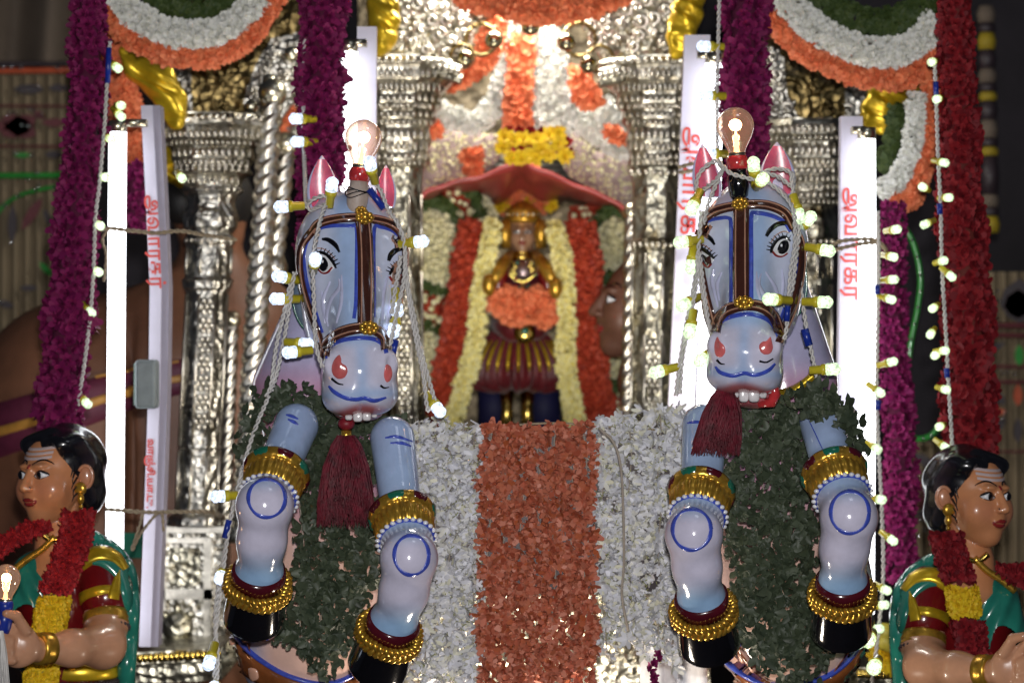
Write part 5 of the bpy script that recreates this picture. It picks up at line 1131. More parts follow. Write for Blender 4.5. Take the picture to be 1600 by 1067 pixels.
# side swags
def swag(label, bands, y, group='semicircular flower swags along the top'):
    t = thing('flower_swag', label, 'garland', P(*bands[0][0][0], y), group)
    for path, hw, kind, back, yy in bands: pad(t, kind, band(path, hw), yy, 6.5, .03, max(8, (hw if np.isscalar(hw) else max(hw))*.9), back, scale=sc(yy)*1000*.95, limit=110, mk=2)
swag('upper left flower swag of green, white and orange rings hanging beside the magenta garland', [
    ([(165, 2), (195, 45), (245, 76), (300, 86), (350, 78), (395, 45), (432, -14)], 17, 'small_orange_flower', None, .62),
    ([(182, -14), (208, 22), (250, 46), (300, 56), (348, 46), (385, 20), (408, -14)], 19, 'white_blossom', None, .60),
    ([(225, -20), (255, 6), (300, 16), (345, 4), (368, -20)], 16, 'green_leaf', None, .62)], .62)
swag('upper right flower swag of green, white and orange rings ending at the red garland', [
    ([(1188, -14), (1215, 30), (1250, 70), (1300, 98), (1360, 118), (1415, 118), (1455, 92), (1474, 45)], 17, 'small_orange_flower', None, .62),
    ([(1216, -18), (1245, 20), (1290, 55), (1345, 78), (1400, 82), (1440, 62), (1465, 30)], 20, 'white_blossom', None, .60),
    ([(1262, -26), (1290, 8), (1335, 34), (1385, 40), (1430, 24), (1460, -12)], 26, 'green_leaf', None, .62)], .62)
swag('hanging loop of orange and white flowers right of the rightmost tube', [
    ([(1462, 112), (1458, 170), (1450, 230), (1432, 285), (1418, 312), (1390, 305)], 15, 'small_orange_flower', None, .66),
    ([(1432, 150), (1432, 200), (1422, 245), (1400, 285), (1376, 300)], 13, 'white_blossom', None, .65),
    ([(1412, 165), (1402, 205), (1392, 245), (1372, 262)], 18, 'green_leaf', None, .68)], .66)
swag('narrow orange flower drop behind the leftmost tube light', [([(176, 55), (184, 110), (196, 170), (212, 225), (232, 265)], 22, 'small_orange_flower', None, .8)], .8)
swag('orange and white flowers glimpsed between the silver bracket and the magenta garland at left', [([(430, 95), (446, 120), (468, 160)], 14, 'white_blossom', None, 1.0), ([(436, 150), (445, 180), (460, 205)], 18, 'small_orange_flower', None, 1.0), ([(450, 200), (470, 215)], 12, 'white_blossom', None, 1.0)], 1.0)
# gilded casts
def gilded(label, prims, ridges, y):
    pts = [P(*q[:2], y) for q in prims]; pr = []
    for i in range(len(prims)-1): pr.append((cone(pts[i], pts[i+1], prims[i][2]*sc(y), prims[i+1][2]*sc(y)), .02 if i else 0))
    lo, hi = bbox(pts, .07); v, f = nets(union(pr), lo, hi, .005)
    X = v.copy(); w = np.sin(X[:,0]*130 + X[:,2]*95 + 3*np.sin(X[:,2]*40))*.004 + np.sin(X[:,2]*210+X[:,0]*80)*.002; v[:,1] -= w*1.4; v[:,0] += w*.5
    o = link('gilded_cast', raw_mesh('gilded_cast', v, f, M['goldsat'])); return tag(o, label, 'ornament', 'glossy gilded casts on the shrine')
gilded('glossy wavy gilded cast over the left silver capital, beside the leftmost batten', [(196, 82, 12), (215, 105, 20), (248, 125, 24), (268, 160, 22), (275, 190, 14)], 0, .76)
gilded('small gilded cast below the left silver capital, behind the leftmost batten', [(250, 235, 14), (262, 262, 16), (285, 285, 10)], 0, .98)
gilded('glossy gilded cast right of the short tube at the top left of centre', [(592, -20, 24), (600, 25, 22), (598, 60, 20), (590, 78, 12)], 0, .8)
gilded('glossy gilded cast left of the lettered batten at the top right of centre', [(1082, -20, 24), (1072, 25, 22), (1062, 60, 20), (1058, 84, 10)], 0, .8)
gilded('glossy wavy gilded cast above the rightmost tube light', [(1444, 115, 10), (1415, 140, 17), (1378, 152, 20), (1365, 180, 20), (1378, 202, 10)], 0, .74)

# ================================================================ DEITY in the alcove
y = 1.30; s = sc(y)
dv = thing('deity_statue', 'small dark-faced deity statue in jewelled gold and a pleated maroon skirt, standing in the alcove', 'deity statue', P(812, 665, y))
dark = lambda v: mixc(np.tile(np.array((.36, .20, .12)), (len(v), 1)), (.16, .02, .03), 1-sm(v[:,2], P(0, 402, y).z-.006, P(0, 402, y).z+.006))
c = P(816, 370, y)
o, v_, f_ = organic('body', [(ell(c, (21*s, 20*s, 27*s)), 0), (cone(P(816, 395, y), P(814, 420, y), 12*s, 24*s), .02), (cone(P(790, 425, y), P(840, 425, y), 20*s, 20*s), .03), (cone(P(815, 430, y), P(815, 500, y), 32*s, 24*s), .03),
    (cone(P(782, 425, y), P(768, 455, y-.02), 11*s, 9*s), .01), (cone(P(848, 425, y), P(862, 455, y-.02), 11*s, 9*s), .01), (cone(P(815, 368, y-20*s), P(815, 380, y-23*s), 2.5*s, 5*s), .01), (ell(P(815, 389, y-17*s), (8*s, 4*s, 3*s)), .006)], P(740, 540, y-.1), P(890, 320, y+.1), .004, dark, 'skin', dv)
fk = .52; fx = lambda v: np.asarray(v)*fk + np.array(P(816, 366, y-.012)); fme = raw_mesh('face', fx(FV), FF, M['skin']); paint(fme, np.tile(np.array((.34, .19, .11)), (len(FV), 1))); fo = link('face', fme, dv); head_features(fo, fx)
obj('forehead_mark', MB().ball(P(817, 357, y-.044), (2.6*s, 2*s, 3*s), 8, 6), M['orangestrap'], o)
obj('face_band', MB().ball(P(818, 347, y-8*s), (18*s, 12*s, 3*s), 14, 8), M['ash'], o)
cr = MB().lathe([(24*s, 0), (31*s, 4*s), (29*s, 9*s), (27*s, 13*s), (29*s, 17*s), (23*s, 23*s), (17*s, 28*s), (8*s, 33*s), (2*s, 36*s)], Matrix.Translation(P(817, 349, y-.02)), 20, mod=lambda a, i: 1+.07*np.sin(a*8)); crown = obj('crown', cr, M['gold'], dv)
for k in range(7): obj('crown_jewel', MB().ball(P(793+k*8, 335, y-.02-29*s*math.sin(math.pi*(k+1)/8)), 3.2*s, 8, 6), M['silverball'], crown)
for x in (790, 846): 
    obj('ear_ornament', MB().tube([P(x, 344, y-.06), P(x-1, 365, y-.065), P(x, 388, y-.06)], [7*s, 11*s, 8*s], 12), M['gold'], dv)
M['mirror2'] = simple('jewel_pinkish_silver', (.45, .36, .36), .25, metal=.8, var=.4, nscale=120, bump=.8)
ch = MB(); 
for k in range(3):
    R = 14+k*6; ch.tube([P(816+R*math.cos(a), 405+(R*1.35)*math.sin(a), y-.055-.004*k) for a in np.linspace(.1, math.pi-.1, 18)], .0030, 6)
obj('necklace', ch, M['brass'], dv)
for py_, hw_ in ((396, 17), (403, 24)): obj('collar', MB().tube([P(816+hw_*math.sin(a), py_-5*math.cos(a)+4, y-.012-hw_*s*math.cos(a)) for a in np.linspace(-1.4, 1.4, 16)], .006, 6), M['brass'], dv)
obj('pendant', MB().ball(P(817, 425, y-.07), (12*s, .012, 12*s), 18, 10), M['mirror2'], dv)
for x, q in ((764, 445), (868, 450)):
    obj('gold_hand', MB().ball(P(x, q, 1.13), (11*s, .018, 17*s), 14, 10), M['gold'], dv)
for x0, x1 in ((797, 770), (837, 864)):
    obj('shoulder_ornament', MB().tube([P(x0, 396, y-.04), P((x0*.6+x1*.4), 412, 1.18), P(x1, 440, 1.14)], [7*s, 11*s, 8*s], 12), M['gold'], dv)
    obj('sleeve', MB().tube([P(x0, 410, y-.03), P((x0+x1)/2, 430, 1.2), P(x1*.8+x0*.2, 452, 1.18)], [9*s, 11*s, 8*s], 12), M['blouse'], dv)
gem_cols = ['redp', 'green', 'mirror', 'brass']
r_ = random.Random(5)
for k in range(46): obj('jewel', MB().ball(P(815+r_.uniform(-34, 34), 408+r_.uniform(-6, 52), y-.075+r_.uniform(0, .02)), r_.uniform(2, 3.4)*s, 8, 5), M[gem_cols[k % 4]], dv)
g = []
for i, (py, hw, rough_) in enumerate([(500, 36, 0), (520, 44, .02), (540, 60, .05), (565, 76, .08), (585, 80, .10), (603, 74, .12), (612, 44, .1), (606, 10, 0)]):
    g.append([[P(810, py, y).x + hw*s*math.cos(a)*(1+rough_*math.sin(a*22)), y + hw*.6*s*math.sin(a)*(1+rough_*math.sin(a*22)), P(810, py + 3*math.sin(a*11)*(rough_*10), y).z] for a in np.linspace(0, 2*math.pi, 176, endpoint=False)])
sk = obj('skirt', MB().grid(g, cv=True), M['skirt'], dv)
for k in range(13):
    a = -math.pi/2 + (k-6)*.21; pts = []
    for py, hw in ((532, 54), (548, 67), (565, 77), (580, 80)): pts.append((P(810, py, y).x + (hw+1.5)*s*math.cos(a), y + (hw+1.5)*.62*s*math.sin(a), P(810, py, y).z))
    obj('gold_stripe', MB().tube(pts, [.002, .0035, .0035, .002], 6), M['goldsat'], sk)
obj('waist_cloth', MB().tube([P(775, 505, y-.02), P(800, 515, y-.05), P(838, 512, y-.05), P(858, 500, y-.02)], [14*s, 20*s, 20*s, 14*s], 14), M['skirt'], dv)
bu = obj('belt_buckle', MB().lathe([(2*s, .008), (9*s, .007), (15*s, .004), (17*s, 0)], axisM(P(820, 520, y-.085), (0, -1, 0)), 24, mod=lambda a, i: 1+.06*np.sin(a*12)), M['brass'], dv)
obj('buckle_stone', MB().ball(P(820, 518, y-.094), (6*s, .004, 6*s), 12, 8), M['green'], bu)
for x in (792, 824): obj('foot', MB().tube([P(x, 612, y-.01), P(x, 640, y-.02), P(x, 672, y-.03)], [12*s, 9*s, 12*s], 14), M['brass'], dv)
obj('trouser', MB().tube([P(770, 600, y+.04), P(772, 672, y+.04)], [24*s, 26*s], 12).tube([P(850, 600, y+.04), P(850, 672, y+.04)], [26*s, 28*s], 12), M['navy'], dv)
GA = 'garlands and flower panels round the deity'
def hg(*a, **k): return hanging(*a, group=GA, **k)
hg('orange_flower_garland', 'orange flower garland tied across the deity\'s waist', [(765, 462), (790, 450), (815, 458), (845, 452), (868, 468), (872, 500), (850, 512), (835, 500), (800, 506), (782, 494), (765, 480)], 1.20, 'small_orange_flower', 'orangeback', 6.5, 14, .03)
hg('yellow_flower_garland', 'pale yellow flower garland falling left of the deity', band([(772, 345), (760, 400), (748, 460), (742, 530), (724, 600), (704, 662)], [10, 11, 11, 12, 12, 13]), 1.18, 'yellow_flower', 'yelback', 7, 12, .03, scale=.62)
hg('yellow_flower_garland', 'pale yellow flower garland falling right of the deity', band([(864, 348), (878, 400), (886, 470), (884, 550), (890, 610), (902, 664)], [10, 11, 11, 12, 12, 12]), 1.18, 'yellow_flower', 'yelback', 7, 12, .03, scale=.62)
hg('red_flower_garland', 'thick brick-red flower garland left of the left yellow garland', band([(746, 350), (732, 420), (722, 490), (706, 570), (690, 648)], [24, 24, 22, 22, 22]), 1.22, 'red_flower', 'redback', 6.5, 18, .045)
hg('red_flower_garland', 'thick brick-red flower garland right of the right yellow garland', band([(902, 348), (912, 420), (915, 500), (922, 580), (934, 650)], [24, 24, 22, 24, 26]), 1.22, 'red_flower', 'redback', 6.5, 18, .045)
hg('cream_bud_panel', 'large cream bud panel at the upper left of the alcove', [(648, 332), (668, 325), (700, 335), (716, 360), (720, 385), (714, 420), (702, 452), (680, 446), (640, 432), (638, 380)], 1.28, 'cream_bud', 'whiteback', 6, 20, .04)
hg('cream_bud_panel', 'large cream bud panel at the lower left of the alcove', [(638, 516), (682, 516), (688, 545), (684, 590), (672, 615), (636, 615)], 1.28, 'cream_bud', 'whiteback', 6, 18, .04)
hg('cream_bud_panel', 'cream bud panel at the upper right of the alcove beside the pillar', [(928, 350), (945, 332), (975, 332), (984, 350), (984, 392), (968, 412), (945, 426), (930, 436), (922, 400)], 1.36, 'cream_bud', 'whiteback', 6, 20, .04)
hg('cream_bud_panel', 'cream bud panel at the lower right of the alcove below the man\'s chin', [(934, 508), (955, 512), (985, 520), (985, 592), (950, 598), (940, 560)], 1.36, 'cream_bud', 'whiteback', 6, 18, .04)
hg('cream_bud_panel', 'small cream bud wedge under the left of the red canopy', [(732, 296), (748, 300), (768, 322), (774, 345), (752, 345), (738, 320)], 1.30, 'cream_bud', 'whiteback', 6, 10, .02)
for lab, poly in (('mixed red and cream flower patch between the two left bud panels', [(640, 450), (700, 462), (700, 500), (694, 512), (640, 510)]), ('mixed red and cream flower patch at the lower left corner of the alcove', [(634, 622), (678, 622), (690, 660), (634, 660)]),
    ('mixed red and cream flower patch under the left canopy slope', [(680, 302), (725, 298), (748, 345), (722, 352), (705, 325)]), ('mixed red and cream flower patch under the right canopy slope', [(885, 330), (945, 322), (925, 355), (900, 350)]), ('mixed red and cream flower patch right of the thick red garland', [(930, 440), (950, 450), (950, 500), (930, 500)]), ('mixed red and cream flower patch at the lower right of the alcove', [(945, 610), (985, 606), (985, 655), (950, 655)])):
    t = hg('mixed_flower_patch', lab, poly, 1.29, 'red_flower', 'redback', 8, 14, .03); pad(t, 'cream_bud', poly, 1.28, 10, .035, 14, None, scale=sc(1.28)*1000, limit=60, mk=1)
for lab, path in (('dark green leaf edging over the upper left bud panel', [(652, 328), (680, 314), (705, 326), (720, 352), (722, 375)]), ('dark green leaf edging under the upper left bud panel', [(640, 438), (670, 448), (702, 458)]), ('dark green leaf edging over the lower left bud panel', [(640, 508), (665, 508), (688, 516)]),
    ('dark green leaf edging under the lower left bud panel', [(636, 618), (660, 616), (676, 620)]), ('dark green leaf edging round the upper right bud panel', [(924, 360), (940, 336), (958, 326), (984, 334)]), ('dark green leaf edging by the man\'s forehead', [(925, 440), (940, 440), (960, 430)]), ('dark green leaf edging at the lower right bud panel', [(945, 600), (965, 602), (985, 600)]), ('dark green leaf edging inside the left canopy slope', [(722, 294), (740, 306), (750, 335)])):
    hg('leaf_edging', lab, band(path, 6), 1.26, 'green_leaf', 'greendark', 6, 6, .015)
# canopy cloth
t = thing('canopy_cloth', 'dusty red satin canopy cloth stretched like a tent over the deity', 'cloth', P(815, 258, 1.05)); g = []
rim = spl([(650, 316), (668, 300), (700, 288), (745, 278), (790, 262), (816, 251), (834, 262), (880, 281), (925, 300), (962, 316), (987, 342)], 5); low = spl([(652, 324), (672, 312), (705, 300), (740, 308), (775, 328), (812, 304), (850, 322), (885, 314), (925, 326), (960, 326), (988, 352)], 5)
for k in np.linspace(0, 1, 9):
    g.append([list(P(a[0]*(1-k)+b[0]*k, a[1]*(1-k)+b[1]*k + 3*math.sin(i*.9+k*4)*k*(1-k)*4, 1.02 + .36*k + .012*math.sin(i*.8)*k)) for i, (a, b) in enumerate(zip(rim, low))])
o = obj('cloth_underside', MB().grid(g), M['canopy'], t); o.modifiers.new('solid', 'SOLIDIFY').thickness = .003
obj('rolled_rim', MB().tube([P(q[0], q[1]+1.5*math.sin(i*.9), 1.02) for i, q in enumerate(rim)], .0045, 8), M['canopy'], t)
hanging('orange_flower_bunch', 'orange and yellow flower bunch hanging from the canopy peak above the crown', [(795, 262), (835, 262), (858, 290), (862, 315), (850, 332), (785, 330), (785, 310), (796, 290)], 1.36, 'small_orange_flower', 'orangeback', 7, 14, .03)
t = thing('yellow_flower_bunch', 'loose yellow marigolds over the deity\'s crown', 'flowers', P(815, 315, 1.14)); pieces(t, 'marigold_flower', [orient(P(x, q-4, 1.33), (random.uniform(-.4, .4), -1, random.uniform(-.4, .4)), x, 1.0) for x, q in ((795, 305), (808, 298), (822, 300), (840, 305), (852, 318), (790, 320), (862, 325), (780, 328), (828, 316))])
# ================================================================ PAINTED WOMEN STATUES
def woman(right):
    lab = ('painted woman statue at lower right facing right, black hair and green sari' if right else 'painted woman statue at lower left facing left, black hair and green sari')
    s = sc(.3); y0 = .3
    def W(v):
        v = np.array(v, float)
        if right: v = v.copy(); v[:,0] = -v[:,0] + 8*s; v[:,2] -= 33*s
        return v
    T = thing('woman_statue', lab, 'statue', W([P(130, 1090, y0)])[0], 'painted women lamp-bearers')
    def ob(name, mb, mat, par=T, smooth=True):
        v, f = mb.arr() if isinstance(mb, MB) else mb
        if right: f = [tuple(q)[::-1] for q in f] if not isinstance(f, np.ndarray) else f[:, ::-1]
        return obj(name, (W(v), f), M[mat], par, smooth)
    def org(name, prims, pts, pd, res, colf, mat, par=T):
        lo, hi = bbox(pts, pd); v, f = nets(union(prims), lo, hi, res); v2 = W(v); f2 = f[:, ::-1] if right else f
        me = raw_mesh(name, v2, f2, M[mat]); 
        if colf is not None: paint(me, colf(v))
        return link(name, me, par), v, f
    k = 1.03; yaw = math.radians(-37); C = np.array(P(88, 744, y0))
    R1 = lambda v: roty(rotz(np.asarray(v)*k, yaw), math.radians(-3)) + C
    # one continuous skin: head is blended with neck, shoulders, arm and hand
    skin = lambda v: mixc(np.tile(np.array((.60, .25, .11)), (len(v), 1)), (.58, .30, .18), sm(-v[:,2], .36, .46))
    hv = R1(FV); me = raw_mesh('head', W(hv), FF[:, ::-1] if right else FF, M['skin']); 
    c0 = np.tile(np.array((.60, .25, .11)), (len(hv), 1)); c0 = mixc(c0, (.60, .22, .13), np.exp(-((np.abs(FV[:,0])-.028)**2+(FV[:,2]+.018)**2)/.00035)*.5*(FV[:,1] < 0)); c0 = mixc(c0, (.50, .20, .09), sm(-FV[:,2], .045, .07)*.5); paint(me, c0)
    head = link('head', me, T); head_features(head, lambda v: W(R1(v)))
    Y = lambda px, py, y=y0: P(px, py, y)
    pr = [(cone(R1([(0, .012, -.035)])[0], Y(88, 845), .031, .030), 0), (cone(Y(88, 845), Y(92, 885), .032, .05), .02), (cone(Y(162, 940, .29), Y(166, 975, .27), .033, .032), .01), (cone(Y(166, 975, .27), Y(160, 1008, .22), .033, .034), .02),
          (cone(Y(160, 1008, .22), Y(112, 1012, .14), .036, .027), .02), (cone(Y(112, 1012, .14), Y(60, 1014, .09), .027, .021), .02),
          (ell(Y(28, 1008, .06), (.034, .020, .036)), .02)]
    fings = [((20, 985, .045), (2, 968, .03), (-14, 976, .01)), ((14, 1000, .035), (-8, 990, .015), (-20, 1000, .0)), ((14, 1015, .035), (-8, 1010, .015), (-20, 1018, .0)), ((18, 1030, .04), (-4, 1030, .02), (-16, 1034, .005)), ((40, 985, .045), (26, 962, .03), (10, 958, .02))]
    for q in fings:
        a, b, c = [P(*u) for u in q]; pr += [(cone(a, b, .0095, .0082), .006), (cone(b, c, .0082, .0070), .003)]
    body, bv_, bf_ = org('skin', pr, [Y(-35, 1050, -.02), Y(-35, 850), Y(205, 1050, .36), Y(100, 740, .36)], .03, .0032, skin, 'skin')
    # ear with earring
    e0 = R1([(.054, .010, -.002)])[0]; E = Vector(e0)
    ob('ear', MB().ball(E + Vector((.004, -.004, 0)), (.0135, .009, .021), 16, 12).tube([E + Vector((.004 + .012*math.cos(a), -.011, .001 + .018*math.sin(a))) for a in np.linspace(-1.9, 2.6, 14)], .0032, 8), 'earskin')
    er = ob('earring', MB().lathe([(.002, .004), (.006, .004), (.0105, .001), (.0115, -.001)], axisM(E + Vector((-.004, -.015, -.019)), (-.2, -1, 0)), 16), 'gold')
    ob('earring_drop', MB().ball(E + Vector((-.003, -.013, -.036)), (.006, .006, .009), 10, 8).ball(E + Vector((-.003, -.013, -.049)), .004, 8, 6), 'gold', er)
    # hair: a cap from the hairline back, with wavy strands at its edge
    hp = [(ell((0, .024, .024), (.0635, .068, .062)), 0), (ell((0, .045, -.03), (.048, .045, .045)), .02), (ell((.030, .004, .052), (.034, .045, .022)), .01), (ell((-.030, .004, .052), (.034, .045, .022)), .01)]
    cutf = union(hp)
    def hf(X, Y_, Z): d = cutf(X, Y_, Z); return smax(d, -(Y_ + .034 + .62*(Z-.045) + .006*np.sin(X*160)) , .006)
    v, f = nets(hf, (-.075, -.06, -.085), (.075, .115, .10), .003); v = v + np.sin(v[:, 2:3]*120 + v[:, 1:2]*160)*.0007
    ob('hair', (R1(v), f if not right else f), 'hair')
    mb = MB()
    for sg in (1, -1):
        for u in range(5):
            a = R1([(sg*(.053+.001*u), -.012+.003*u, .018-.010*u), (sg*(.0555), -.016, .008-.010*u), (sg*(.055), -.020+.003*(u % 2), .000-.010*u)]); mb.tube(a, [.0022, .0016, .0006], 5)
    ob('side_curl', mb, 'hair')
    for q in range(3):
        mb = MB(); SF.strip([(-.032+.008*0, .034+.0075*q), (-.012, .032+.0075*q), (.012, .032+.0075*q), (.032, .034+.0075*q)], .0024, .0010, mb, 4); v, f = mb.arr(); ob('ash_stripe', (R1(v), f), 'ash', T)
    mb = MB(); SF.fill([(-.0022, .021), (0, .0235), (.0022, .021), (.0012, .0165), (-.0012, .0165)], .0015, mb, 3); v, f = mb.arr(); ob('bindi', (R1(v), f), 'lips', T)
    ob('nose_stud', MB().ball(R1([(.0128, -.0700, -.013)])[0], .0018, 8, 6), 'mirror', T)
    # blouse, sari
    bl = [(cone(Y(92, 925, .34), Y(100, 1100, .34), .075, .060), 0), (cone(Y(100, 885, .33), Y(160, 905, .33), .045, .042), .02), (cone(Y(158, 892, .31), Y(165, 934, .285), .045, .0415), .01)]
    _, bv2, bf2 = org('blouse', bl, [Y(0, 850), Y(225, 1130, .40)], .06, .004, None, 'blouse'); SBL = Surf(bv2, bf2, .28)
    ob('shoulder_drape', SBL.strip([(96, 846), (130, 862), (165, 872), (192, 900), (205, 950)], [12, 17, 15, 12, 10], .006, MB(), 8), 'sari')
    ob('drape_border', SBL.strip([(108, 905), (124, 884), (150, 868), (176, 872), (192, 890)], [5, 10, 11, 9, 5], .009, MB(), 8), 'goldsat')
    ob('sleeve_hem_fan', SBL.strip([(176, 935), (180, 915), (184, 892)], [9, 7, 2], .006, MB(), 6), 'goldsat')
    def fold(v, f): return v
    sr = [(cone(Y(62, 905, .31), Y(52, 1000, .30), .050, .055), 0), (cone(Y(100, 868, .31), Y(40, 960, .29), .026, .040), .02)]
    lo, hi = bbox([Y(-10, 850), Y(120, 1100, .4)], .05); v, f = nets(union(sr), lo, hi, .0035); v[:,1] -= .0035*np.sin(v[:,0]*170 + v[:,2]*90); ob('sari_front', (v, f), 'sari')
    mb = MB()
    for (a, b) in (([(118, 838), (150, 845), (182, 868), (200, 900), (204, 960), (198, 1040), (196, 1100)], 9),): mb.tube([P(*q, .33 + .012*math.sin(i)) for i, q in enumerate(spl(a, 6))], .016, 10)
    ob('sari_pallu', mb, 'sari')
    ob('neck_border', MB().tube([P(*q, .262) for q in spl([(86, 838), (66, 858), (44, 872), (22, 890)], 5)], .006, 8), 'gold')
    ob('necklace', MB().tube([P(*q, .262) for q in spl([(64, 832), (78, 842), (95, 840), (106, 828)], 5)], .0055, 8), 'brass')
    # sleeve hem, armlet, bangle, belt
    ax = (Y(166, 975, .27) - Y(158, 905)).normalized()
    ob('sleeve_hem', MB().lathe([(.040, -.010), (.0435, -.008), (.0425, .006), (.038, .008)], axisM(Y(163, 934, .285), ax), 32, mod=lambda a, i: 1+.02*np.sin(a*7)), 'goldsat')
    al = ob('armlet', MB().lathe([(.034, -.014), (.0375, -.011), (.0365, -.006), (.0385, 0), (.0365, .005), (.0385, .009), (.034, .013)], axisM(Y(165, 968, .27), ax), 40), 'gold')
    mb = MB()
    for q in range(22): a = 2*math.pi*q/22; mb.ball(axisM(Y(165, 968, .27), ax) @ Vector((.0375*math.cos(a), .0375*math.sin(a), .017)), .0030, 6, 5)
    ob('armlet_bead', mb, 'seqdark', al)
    bx = (Y(60, 1014, .09) - Y(112, 1012, .14)).normalized()
    ob('bangle', MB().lathe([(.022, -.013), (.0265, -.012), (.0255, -.005), (.0270, 0), (.0255, .005), (.0265, .012), (.022, .013)], axisM(Y(68, 1013, .097), bx), 32), 'gold')
    ob('belt', MB().lathe([(.064, .010), (.068, .006), (.068, -.010), (.064, -.014)], Matrix.Translation(Y(118, 1045, .33)) @ Matrix.Diagonal((1.1, .8, 1, 1)), 40), 'goldsat')
    mb = MB()
    for q in range(30): a = math.pi + math.pi*q/29; mb.ball(Y(118, 1062, .33) + Vector((.074*math.cos(a), .055*math.sin(a), 0)), .0042, 6, 5)
    ob('belt_beads', mb, 'seqdark')
    return T
M['earskin'] = simple('ear_skin', (.50, .22, .12), .25, coat=.6)
woman(False); woman(True)
# garlands on the women (rest on them: things of their own)
def rose_necklace(label, segs, y, r=21):
    t = thing('rose_garland', label, 'garland', P(*segs[0][0][0], y), 'garlands on the women statues'); s = sc(y)
    for path, kind, back, hw in segs:
        q = spl(path, 10); L = np.concatenate([[0], np.cumsum(np.linalg.norm(np.diff(q, axis=0), axis=1))]); ms = []; k = 0
        for d in np.arange(0, L[-1]+1, 11):
            x, py = np.interp(d, L, q[:,0]), np.interp(d, L, q[:,1])
            for j in range(7):
                a = -math.pi/2 + math.pi*(j+.5*(k % 2))/6; R = (hw-7)*s; ms.append(orient(P(x+random.uniform(-2, 2), py+random.uniform(-3, 3), y) + Vector((R*math.sin(a), -R*math.cos(a)*.8, 0)), (math.sin(a), -math.cos(a), random.uniform(-.3, .3)), random.uniform(0, 6.28), s*1000*.68))
            k += 1
        pieces(t, kind, ms, 140); obj('core', MB().tube([P(*u, y) for u in q], (hw-9)*s, 10), M[back], t)
rose_necklace('red rose garland with a yellow marigold section round the left woman\'s neck', [([(122, 802), (118, 840), (103, 880), (88, 920)], 'red_rose', 'redback', 25), ([(84, 938), (76, 985)], 'marigold_flower', 'yelback', 28), ([(72, 1000), (72, 1012)], 'red_rose', 'redback', 20), ([(66, 1040), (62, 1080)], 'marigold_flower', 'yelback', 30), ([(58, 822), (30, 836), (0, 850), (-20, 870)], 'red_rose', 'redback', 20)], .235)
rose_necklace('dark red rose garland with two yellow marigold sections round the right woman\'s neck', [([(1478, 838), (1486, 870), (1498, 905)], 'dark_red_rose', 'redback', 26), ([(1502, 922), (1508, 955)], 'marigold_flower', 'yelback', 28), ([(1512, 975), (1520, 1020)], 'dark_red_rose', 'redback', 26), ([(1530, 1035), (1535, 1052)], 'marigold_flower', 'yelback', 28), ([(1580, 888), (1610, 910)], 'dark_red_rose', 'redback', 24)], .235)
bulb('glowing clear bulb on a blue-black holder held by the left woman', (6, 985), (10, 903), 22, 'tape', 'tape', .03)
t = thing('white_tassel_garland', 'white thread tassel hanging over the left woman\'s fingers at the photo\'s edge', 'tassel', P(0, 960, .0)); mb = MB()
for i in range(60): a = random.uniform(-8, 12); mb.tube([P(2+a*.2, 985, -.02), P(2+a*.7, 1020, -.02+random.uniform(-.01, .01)), P(4+a, 1080, -.02+random.uniform(-.01, .01))], [.0012, .0014, .0008], 3, caps=False)
obj('fringe', mb, M['wire'], t)

# ================================================================ THE TWO MEN behind the pillars
def man(label, base, build): T = thing('person', label, 'person', base); build(T); return T
def manback(T):
    y = 1.2; s = sc(y); Q = lambda px, py, yy=y: P(px, py, yy)
    col = lambda v: mixc(np.tile(np.array((.20, .085, .045)), (len(v), 1)), (.125, .052, .030), sm(np.sin(v[:,0]*14+v[:,2]*9)+.5*np.sin(v[:,0]*31-v[:,2]*17), -.2, 1.2)*.6)  # broad darker waves in the skin colour stand in for shading
    pr = [(cone(Q(120, 620), Q(360, 560), 150*s, 120*s), 0), (cone(Q(130, 650), Q(160, 1000), 140*s, 150*s), .1), (cone(Q(300, 600), Q(300, 1000), 150*s, 150*s), .1), (cone(Q(335, 520), Q(330, 380), 85*s, 42*s), .08),
          (ell(Q(420, 560), (48*s, 60*s, 110*s)), .05), (ell(Q(270, 540, 1.13), (70*s, 60*s, 90*s)), .05), (cone(Q(40, 640), Q(-30, 900), 90*s, 70*s), .05), (ell(Q(328, 325), (60*s, 66*s, 76*s)), .03), (ell(Q(374, 366, 1.18), (8*s, 10*s, 16*s)), .01), (ell(Q(205, 700, 1.03), (6*s, 20*s, 120*s)), -.05)]
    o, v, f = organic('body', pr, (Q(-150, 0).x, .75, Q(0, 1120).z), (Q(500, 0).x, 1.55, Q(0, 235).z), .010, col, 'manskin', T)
    obj('hair', MB().ball(Q(328, 312, 1.2), (68*s, 74*s, 68*s), 24, 16).ball(Q(284, 316, 1.12), (34*s, 34*s, 34*s), 20, 14), M['manhair'], T)
    S = Surf(v, f, 1.0)
    sash = obj('sash', S.strip([(-60, 690), (20, 665), (100, 640), (180, 615), (250, 594), (310, 585)], [44, 42, 38, 33, 30, 26], .010, MB(), 10), M['purple'], T)
    obj('sash_gold_line', S.strip([(-60, 690), (20, 668), (100, 643), (180, 618), (250, 597), (310, 588)], [9, 8, 8, 7, 6, 6], .013, MB(), 10), M['sashgold'], sash)
    obj('sash_gold_line', S.strip([(150, 590), (200, 580), (280, 566)], [2, 2, 2], .013, MB(), 8), M['sashgold'], sash)
man('bare-backed man with purple and gold sash, seen from behind left of the silver pillar', P(200, 1090, 1.2), manback)
